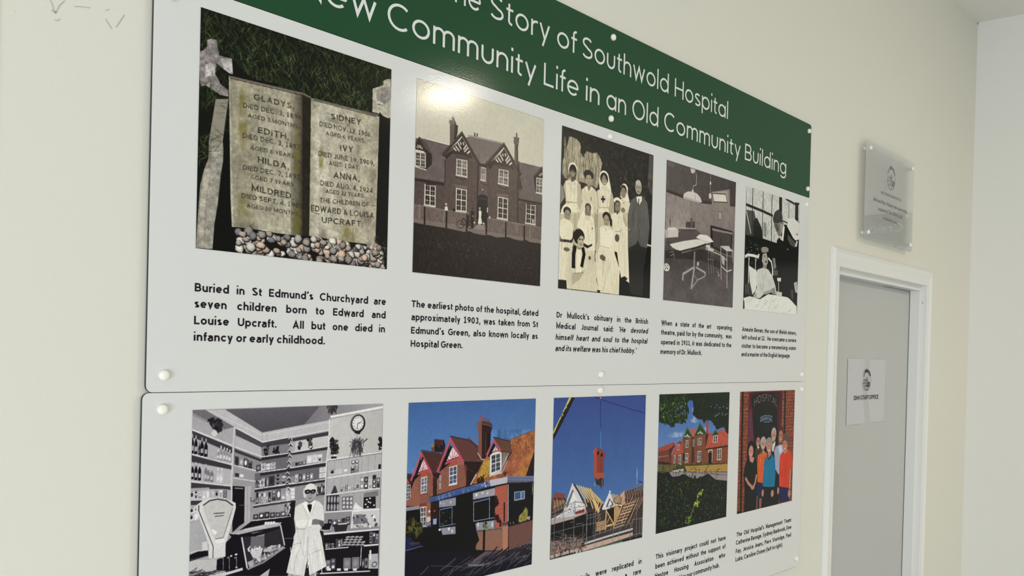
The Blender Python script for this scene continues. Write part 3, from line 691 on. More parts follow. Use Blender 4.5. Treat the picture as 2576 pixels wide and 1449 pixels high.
"3":[["P","25221f",[0,0,1000,0,1000,1000,0,1000]],["B",500,["1b1816","2c2927","35322e","141211","3c3935"],6,18,[0,0,1000,0,1000,1000,0,1000]],["B",50,["6a675f","8a877c","55524c"],2,6,[200,0,1000,0,1000,400,500,300,500,100]],["P","a89f86",[70,53,97,51,123,54,160,56,180,76,188,102,202,116,210,146,231,130,246,111,312,114,351,100,378,116,392,129,403,144,414,158,397,218,387,277,363,329,309,321,168,327,43,324,11,290,13,212,36,170,43,137,54,108,59,88]],["N",0.25,30,[-6,67,412,-15,430,323,7,329]],["S",60,["7d745f","5c5444","c2b99e","4a4338"],[60,130],4,[80,100],[14,96,393,145,386,269,24,307]],["B",80,["1d1a18","2a2724"],8,22,[154,50,202,120,217,161,246,111,311,108,364,94,414,158,418,100,281,25,216,18]],["P","4f4c49",[946,7,998,4,1004,258,982,279,939,224]],["P","2a2624",[6,318,244,316,390,341,391,358,298,355,7,329]],["P","8f887a",[1,359,24,377,42,433,2,485]],["N",0.5,30,[480,0,1000,150,1000,620,700,560,560,380]],["P","bdb39b",[24,369,46,329,98,309,148,303,194,333,212,416,203,517,4,542,21,494,53,470,45,421]],["P","e9e0c6",[47,335,98,315,160,315,164,443,158,451,57,456]],["P","e9e0c6",[10,515,50,471,161,451,203,517,10,542]],["S",12,["cfc5aa","dbd1b6","c4b99e"],[50,120],3.2,[80,100],[53,342,155,326,161,435,61,446]],["L","8a8271",2.9,[57,457,161,452]],["P","cfc5ac",[65,338,106,343,146,325,143,343,106,343,69,353]],["P","5c5347",[92,308,147,291,145,307,118,327,105,329]],["E","f0e8d0",114,251,45.8,44.7],["E","1f181a",115,261,37.2,42.0],["E","8a7d6a",113,269,29.1,30.4],["E","5c5145",115,261,24.8,4.7],["P","6b5f50",[51,303,72,288,91,289,86,309,52,316]],["P","1f181a",[78,258,100,232,132,239,146,268,126,255,101,252,83,274]],["E","3a302c",99,259,5.5,2.7],["E","3a302c",123,259,5.6,2.7],["L","d9cfb8",2.4,[103,283,125,282]],["P","dcd2b7",[205,361,258,329,271,331,282,366,303,328,323,331,368,357,378,433,372,495,190,518,213,436]],["S",14,["cfc5aa","dbd1b6","c4b99e"],[50,120],3.2,[80,100],[214,360,364,358,364,476,221,495]],["P","efe6cc",[239,344,258,329,280,366,260,373]],["P","efe6cc",[304,326,323,331,292,368,280,366]],["L","3a2a26",5.1,[307,394,307,417]],["E","2c2523",274,258,51.8,31.8],["P","8a7e69",[260,321,303,314,303,330,280,365,264,336]],["E","aa9e87",274,286,32.4,36.6],["P","2c2523",[229,266,266,244,305,241,320,271,303,266,286,255,254,262,243,292]],["E","54483d",263,283,5.8,2.4],["E","54483d",289,281,5.8,2.4],["L","54483d",2.0,[266,308,289,306]],["P","eee6ce",[392,247,417,211,451,203,483,224,507,283,523,334,479,345,393,333,384,289]],["P","b8ae95",[360,344,410,322,491,318,530,333,550,376,559,470,378,494,374,413]],["P","e9e0c6",[374,348,403,323,485,323,516,329,498,433,437,447,389,448]],["P","e9e0c6",[386,452,491,438,507,477,382,493]],["S",12,["cfc5aa","dbd1b6","c4b99e"],[50,120],3.2,[80,100],[381,351,499,333,490,426,392,439]],["L","8a8271",3.1,[389,450,498,435]],["E","f4ecd6",439,239,48.7,36.6],["E","1c1718",438,254,41.9,38.6],["E","9d917b",441,261,32.5,38.6],["P","1c1718",[399,259,418,223,458,218,481,254,475,275,460,249,435,228,416,248,407,278]],["E","3f352f",427,253,6.1,2.8],["E","3f352f",454,252,6.1,2.9],["L","e5dcc6",3.1,[431,284,455,282]],["P","ddd3ba",[415,305,473,300,485,327,451,341,410,330]],["P","2d1a1c",[423,369,438,367,440,410,425,412]],["P","2d1a1c",[410,384,455,380,456,393,410,398]],["P","e3d9bf",[624,361,662,347,737,371,719,449,576,468,622,399]],["P","f0e8d2",[619,278,650,252,682,251,705,273,704,311,729,363,678,362,623,349]],["E","2a2422",655,297,35.8,35.6],["E","92876f",654,314,30.0,35.6],["E","443a33",642,302,5.7,2.5],["E","443a33",667,302,5.7,2.5],["L","54483d",2.2,[646,333,669,329]],["L","a03a30",4.4,[654,382,668,380]],["E","857963",656,430,24.3,16.8],["P","5d5b58",[743,350,808,315,867,305,891,310,938,338,959,418,973,503,957,654,912,670,861,647,840,614,805,652,732,673,713,602,722,507,712,449]],["P","2d2c2b",[732,673,812,643,840,610,865,646,950,655,931,855,912,988,768,983,738,912]],["P","232120",[718,679,749,847,746,912,730,891]],["P","eae6da",[806,316,871,304,873,334,845,368,817,351]],["L","2a2827",10.2,[835,327,835,374]],["L","3a3836",2.8,[787,342,828,414,840,614]],["L","454341",3.4,[883,311,863,366,836,413]],["S",40,["6c6a66","4a4846"],[40,120],4,[75,105],[732,421,942,393,941,638,746,659]],["E","4b4640",825,228,38.8,29.0],["E","a59c8d",828,249,38.9,50.4],["P","c2bbac",[793,217,816,202,846,204,859,232,803,237]],["E","443c36",809,251,8.9,3.0],["E","443c36",845,249,9.0,3.0],["L","4a4038",4.5,[813,282,847,279]],["L","3f3832",2.3,[828,254,828,271]],["L","d8d2c4",3.3,[728,545,736,555,745,547]],["P","cbc1a6",[-2,534,711,440,720,601,695,664,590,708,357,731,8,735]],["P","a59b84",[345,497,385,492,384,721,357,723]],["P","b9af96",[134,524,165,520,169,718,131,722]],["S",40,["b0a68c","dbd1b6","978d77"],[60,140],3.5,[82,98],[-1,542,705,450,694,647,8,727]],["P","e9e0c6",[521,480,576,456,618,457,668,446,686,512,713,534,725,678,749,911,708,897,729,883,692,869,653,884,615,773,601,718,576,714,568,643,547,571]],["S",20,["cfc5aa","dbd1b6","c4b99e"],[50,120],3.2,[80,100],[577,475,684,470,727,849,641,856]],["P","b5ab93",[653,440,692,494,717,534,687,533,660,494]],["E","f0e8d2",591,378,42.2,24.1],["E","3f3632",593,398,31.7,25.0],["E","8b806c",595,421,31.0,37.5],["E","3a302b",580,411,6.3,2.9],["E","3a302b",608,409,6.4,2.9],["P","5d5347",[568,447,610,437,607,454,591,469]],["P","e0d6bb",[619,596,683,584,677,610,627,616]],["E","5d5448",597,623,25.4,25.9],["L","8a8271",3.2,[572,584,618,577,656,558]],["P","efe6cc",[222,514,244,451,276,437,316,442,332,500]],["P","eee5cb",[169,599,203,515,240,486,333,523,354,593,358,674,360,780,352,879,271,845,238,707,208,610]],["S",14,["cfc5aa","dbd1b6","c4b99e"],[50,120],3.2,[80,100],[180,574,342,554,342,684,225,696]],["E","3a302e",277,466,32.4,28.0],["E","7f7564",276,491,31.1,41.9],["L","e8dfc8",3.6,[275,459,279,491]],["E","463c34",262,479,5.8,2.8],["E","463c34",291,477,5.9,2.8],["P","d9cfb5",[248,517,300,515,295,544,269,551,246,538]],["P","2c2526",[238,695,290,706,329,690,329,702,281,725,239,715]],["P","2c2526",[319,597,329,584,332,596]],["P","e9e0c6",[0,583,43,562,105,577,136,599,135,686,125,723,126,746,86,821,77,944,-1,946]],["P","2a2224",[4,673,19,695,117,691,138,619,147,657,124,707,6,712]],["P","e9e0c6",[11,602,132,596,129,675,111,691,31,690]],["S",16,["cfc5aa","dbd1b6","c4b99e"],[50,120],3.2,[80,100],[8,719,119,723,73,932,6,937]],["P","efe6cc",[9,517,44,475,94,476,115,528,10,542]],["E","2a2222",69,517,38.0,27.2],["E","968b77",72,542,30.7,35.8],["E","3f352f",60,536,5.5,2.7],["E","3f352f",85,536,5.5,2.7],["P","e9e0c6",[43,564,99,572,75,587,46,579]],["E","6c6255",73,753,30.7,12.5],["P","e9e0c6",[406,573,443,560,497,556,562,581,578,693,573,727,635,826,640,898,634,999,425,997,387,917,371,836,365,755,376,697,410,652]],["S",34,["cfc5aa","dbd1b6","c4b99e"],[50,120],3.2,[80,100],[379,762,563,744,634,983,425,988]],["P","c9bfa4",[375,689,405,620,412,693,379,754,365,722]],["P","f2ead3",[406,577,555,582,538,655,519,699,423,692]],["L","9b927e",2.1,[416,693,512,699]],["E","231d1e",476,498,45.1,32.0],["P","231d1e",[507,484,537,513,539,555,514,549]],["E","a2977f",474,523,31.4,37.8],["E","443a33",462,518,6.1,2.9],["E","443a33",489,518,6.2,2.9],["L","5a4d40",2.6,[466,545,486,544]],["P","f0e8d2",[456,556,501,559,475,591]],["L","2f2829",2.6,[471,573,472,592]],["P","665c50",[413,759,436,748,474,761,472,786,448,788,417,777]],["P","ddd3b9",[90,766,119,739,188,728,265,724,292,738,344,737,361,796,390,835,381,917,429,996,151,996,110,997,79,995,74,881]],["S",26,["cfc5aa","dbd1b6","c4b99e"],[50,120],3.2,[80,100],[84,782,352,756,383,958,100,978]],["P","b9af96",[133,896,260,870,211,930,137,967]],["P","efe6cd",[179,745,214,738,225,889,171,893]],["L","8d836d",4.0,[152,895,247,883]],["P","5a5044",[294,778,307,769,320,780,315,796,296,794]],["E","150e12",192,660,55.8,49.1],["L","150e12",34.8,[156,720,143,776,144,863]],["L","150e12",29.3,[233,724,248,766,237,807,226,849]],["P","b8ac95",[176,682,210,650,236,655,243,674,238,711,220,725,191,720,179,701]],["E","1d1515",201,675,10.2,3.6],["E","1d1515",228,675,8.3,3.6],["P","4a2c2a",[200,705,227,704,213,710]],["P","8f8470",[178,717,194,728,220,726,214,740,182,741]],["P","191716",[634,856,653,884,692,871,726,885,708,897,746,914,772,983,912,988,906,835,950,655,956,637,1018,622,1003,1002,635,1001]],["P","c9c3b4",[948,624,1003,625,999,639,949,638]],["P","1c1a19",[0,946,77,946,84,998,-2,1001]],["P","2b2a29",[751,692,912,676,915,983,772,979]],["B",40,["55524c","7a776d"],1,4,[760,800,1000,700,1000,1000,760,1000]],["P","2a201c",[391,982,428,984,426,1001,398,998]]],
"4":[["P","6c6361",[0,0,1000,0,1000,1000,0,1000]],["G","5c5452","423a39","x",[0,0,1000,0,1004,176,490,224,234,229,6,212]],["G","8a807d","7f7572","y",[4,228,235,240,490,236,1000,194,1001,400,626,390,618,510,413,468,17,613]],["G","8d8481","9a908c","y",[4,228,235,240,338,241,352,451,10,492]],["G","4f4847","5c5555","y",[6,614,242,586,590,571,989,607,1000,1000,0,1000]],["P","5b5351",[20,552,235,473,411,444,618,510,590,579,242,590,13,652]],["P","3f3837",[12,644,466,583,591,595,789,659,792,709,502,669,14,698]],["N",0.14,60,[-26,580,1014,467,1000,1000,0,1000]],["N",0.1,30,[-6,11,993,5,1001,400,17,498]],["L","3c3433",22.5,[6,218,234,230,490,230,1001,183]],["P","d2cbc5",[227,238,236,205,290,181,357,172,418,178,465,199,493,233,452,241,353,242]],["P","b5ada7",[227,226,353,227,490,233,445,243,354,243,229,241]],["L","8a827d",4.4,[387,182,395,229]],["E","e0dad4",356,166,13.4,7.1],["L","c5beb8",5.4,[356,164,361,130,403,115,405,51,393,28]],["P","c9c2bb",[316,5,387,5,378,27,348,40,326,36]],["T","SU","837a75",0.12,27.4,[20,37,90,37]],["P","8b827c",[626,134,903,71,915,218,636,242]],["P","a79d95",[638,132,870,89,884,176,867,182,654,207]],["P","dcd6ca",[642,146,846,120,867,178,670,203]],["L","4f4745",8.0,[642,142,846,118,871,179,662,204,642,142]],["E","d8d2cb",607,168,19.0,22.9],["L","aaa29c",4.5,[605,1,607,59,607,145]],["E","d8d2cb",607,70,11.1,13.1],["P","cdc6c1",[30,483,174,474,174,531,34,552]],["P","e0dad5",[30,482,113,468,174,474,30,493]],["P","bdb5b0",[1,493,28,497,31,554,5,557]],["L","3a3231",9.3,[60,415,65,462]],["L","8a827d",5.1,[46,403,74,418]],["L","aca39e",8.3,[120,465,411,442]],["P","504846",[170,476,412,446,382,464,171,484]],["P","453d3c",[275,407,396,391,399,439,274,449]],["P","5c5452",[332,374,364,370,373,441,339,445]],["L","8a827d",3.2,[297,390,304,445]],["P","2c2625",[623,388,966,394,953,589,784,576,636,549]],["P","473f3d",[657,423,942,426,944,586,668,546]],["V",16,"6d6461",3,[668,426,939,429,939,582,676,541]],["P","8d847f",[651,407,962,405,963,423,652,424]],["P","a8a09a",[740,270,784,267,788,327,743,328]],["L","4f4745",4.6,[740,270,784,267,788,327,743,328,740,270]],["L","b8b1ab",10.1,[558,574,786,601]],["P","ded8d2",[64,595,226,556,431,517,524,520,618,522,526,551,316,600,208,627,158,626,101,614]],["P","e6e0da",[420,504,472,476,568,471,624,481,679,510,603,527,524,528,462,515]],["L","bab3ad",4.4,[438,509,524,520,618,520]],["L","6a615e",14.8,[224,641,376,604,573,548]],["L","3a3332",15.2,[361,602,572,540]],["L","3a3332",13.3,[466,591,500,636,442,690,393,631]],["L","8d8580",19.7,[407,613,402,734]],["L","a9a29d",17.5,[407,729,255,793,251,841]],["L","a9a29d",19.7,[407,733,372,896]],["L","a9a29d",15.4,[429,728,567,757,564,781]],["L","9a938e",11.3,[564,785,458,822,386,883]],["L","8a827d",8.7,[395,782,458,826]],["E","b5aea8",458,700,15.2,17.6],["L","c2bbb5",8.2,[789,534,809,790]],["L","c2bbb5",9.5,[885,541,902,851]],["L","b5aea8",7.2,[976,544,984,642]],["L","ddd7d1",10.5,[789,529,883,554,976,547]],["L","b5aea8",9.4,[799,600,888,634]],["L","c9c2bc",10.6,[808,687,893,720,971,701]],["P","c9c3bd",[814,527,914,516,959,546,886,551]],["P","b9b2ac",[802,604,852,607,854,679,819,665]],["L","3a3332",9.4,[782,467,793,529]],["E","cfc8c2",640,573,47.7,10.6],["P","cfc9c3",[564,545,628,542,629,568,566,566]],["L","8a827d",5.7,[607,585,604,676,621,756]],["L","8a827d",5.7,[646,581,644,672,660,753]],["L","8a827d",5.7,[678,578,676,669,692,751]],["L","7a726e",5.7,[595,652,699,647]],["L","a9a29d",7.0,[744,730,779,761,755,767]],["L","8a827d",7.1,[844,730,880,774]],["E","dad4ce",33,764,41.3,29.0],["E","2c2625",14,751,6.8,3.8],["E","2c2625",46,748,6.9,3.8],["E","2c2625",20,773,6.9,3.8],["E","2c2625",47,772,6.9,3.8],["E","2c2625",33,761,6.9,3.8],["L","8a827d",5.1,[61,655,109,639,118,673]],["L","8a827d",5.2,[76,677,125,660,134,694]],["L","8a827d",4.1,[17,950,33,979]]],
"5":[["P","1a1817",[0,0,1000,0,1000,1000,0,1000]],["P","cacbc6",[0,0,590,0,754,1,1000,0,1001,165,767,210,665,328,563,412,303,400,8,401]],["N",0.12,20,[0,0,1000,0,992,174,563,412,8,401]],["P","4d4c49",[2,196,142,185,170,236,290,323,303,400,8,401]],["P","2a2927",[131,264,194,233,281,308,295,393,139,402]],["L","c5c6c0",13.1,[7,203,97,376]],["L","c5c6c0",10.1,[199,186,296,283]],["P","8a8986",[312,257,362,259,370,377,318,367]],["S",40,["9a9a95","77766f","b5b5af"],[15,40],4,[80,100],[312,257,537,278,545,406,320,398]],["L","8d8c88",6.9,[316,52,304,132,358,188]],["L","9a9994",6.9,[337,262,403,357]],["P","131211",[8,397,303,400,563,416,575,613,299,605,3,660]],["S",40,["8a8985","5c5b58","aaa9a4"],[6,22],6,[0,180],[21,430,289,433,300,620,26,643]],["L","1c1b1a",10.0,[110,1,111,151,120,497]],["L","1c1b1a",10.2,[291,1,292,205,302,431]],["L","1c1b1a",10.5,[455,2,457,184,465,415]],["P","1d1c1b",[587,3,644,2,649,135,595,125]],["L","2a2927",7.4,[778,10,787,183]],["P","1d1c1b",[904,5,996,0,967,26,976,168,910,163,906,34]],["L","1c1b1a",17.0,[717,2,905,22]],["L","2a2927",9.7,[657,199,767,206]],["L","1c1b1a",21.7,[0,151,289,166,478,181]],["L","1c1b1a",15.2,[8,403,304,401,563,412]],["L","8d8c88",47.2,[517,534,549,624]],["V",7,"3a3937",2,[491,536,588,535,593,620,505,619]],["P","55544f",[506,635,621,634,629,678,513,687]],["P","7b7570",[499,230,656,195,695,227,663,296,630,345,585,337,571,315,549,305,537,286,515,273]],["P","3c3937",[479,205,511,145,579,113,643,127,664,173,658,215,604,218,569,234,499,238]],["P","a09b95",[622,227,695,227,674,328,630,345]],["P","5a5550",[508,241,570,242,608,286,565,307,537,278]],["P","0e0d0d",[704,226,768,230,886,312,1011,332,1007,409,1004,663,991,916,808,855,679,850,607,692,597,531,414,543,400,461,556,441,569,379,629,341]],["P","e8e8e3",[686,228,711,250,689,375,658,370,663,296]],["P","e0e0da",[612,342,647,330,658,370,635,364]],["P","55524f",[773,300,849,333,946,365,930,408,834,393,776,349]],["P","dcdcd7",[779,165,875,147,1001,177,1005,325,926,342,877,322,828,286,754,236]],["P","c9c9c4",[954,339,979,344,958,397,919,393]],["E","8a8985",960,283,19.1,10.0],["E","9a9994",781,435,16.6,5.7],["L","e3e3dd",23.9,[6,576,52,555,148,552,238,555]],["L","d5d5cf",13.2,[77,570,74,654,79,792]],["L","d5d5cf",11.2,[191,567,191,668]],["P","dcdcd6",[225,533,253,526,267,560,244,572]],["P","deded8",[76,639,212,670,234,758,206,838,151,876,97,768]],["P","3c3b39",[19,796,98,783,143,880,24,879]],["S",14,["5c5b58"],[20,40],5,[80,100],[19,796,98,787,103,867,31,871]],["P","1c1a19",[258,530,293,495,393,485,404,516,385,629,310,643,274,607,247,562]],["P","aba7a0",[311,525,377,503,406,548,413,587,384,617,334,617,301,581]],["P","8f8a84",[325,610,393,612,386,653,319,654]],["E","2a2625",378,583,16.9,6.3],["E","3a3532",348,537,15.2,3.9],["P","97928b",[283,480,307,464,374,456,418,467,414,495,360,504,302,514]],["P","cfcfca",[228,661,318,638,420,642,501,692,567,775,590,847,466,830,348,861,284,896,169,898,229,805,199,722]],["S",30,["aeaeaa","9a9a96","dededa"],[30,70],4,[70,110],[237,672,404,659,513,747,248,859]],["P","a5a29c",[331,846,499,804,518,827,382,859]],["P","8d8a84",[490,804,550,785,571,840,510,847]],["P","a5a29c",[167,871,232,860,226,895,177,902]],["L","e8e8e2",18.6,[414,547,476,573,503,635,503,691]],["P","e4e4de",[2,911,104,890,185,895,284,904,433,852,608,850,808,855,884,880,992,926,996,1000,3,1001]],["S",26,["c2c2bd","cfcfca","b0b0ab"],[40,90],4,[20,70],[10,911,434,864,963,926,966,976,15,986]],["P","2a2927",[-2,919,15,933,23,997,3,998]],["P","dddcd6",[589,701,670,694,663,728,600,729]],["L","cfcfc9",10.8,[622,731,628,812]],["P","c9c9c4",[588,815,696,820,689,861,590,855]],["P","b5b5b0",[921,719,987,702,1003,806,955,801]],["P","3c3b39",[859,785,925,777,922,878,864,864]],["L","7a7975",6.3,[888,788,905,854]]],
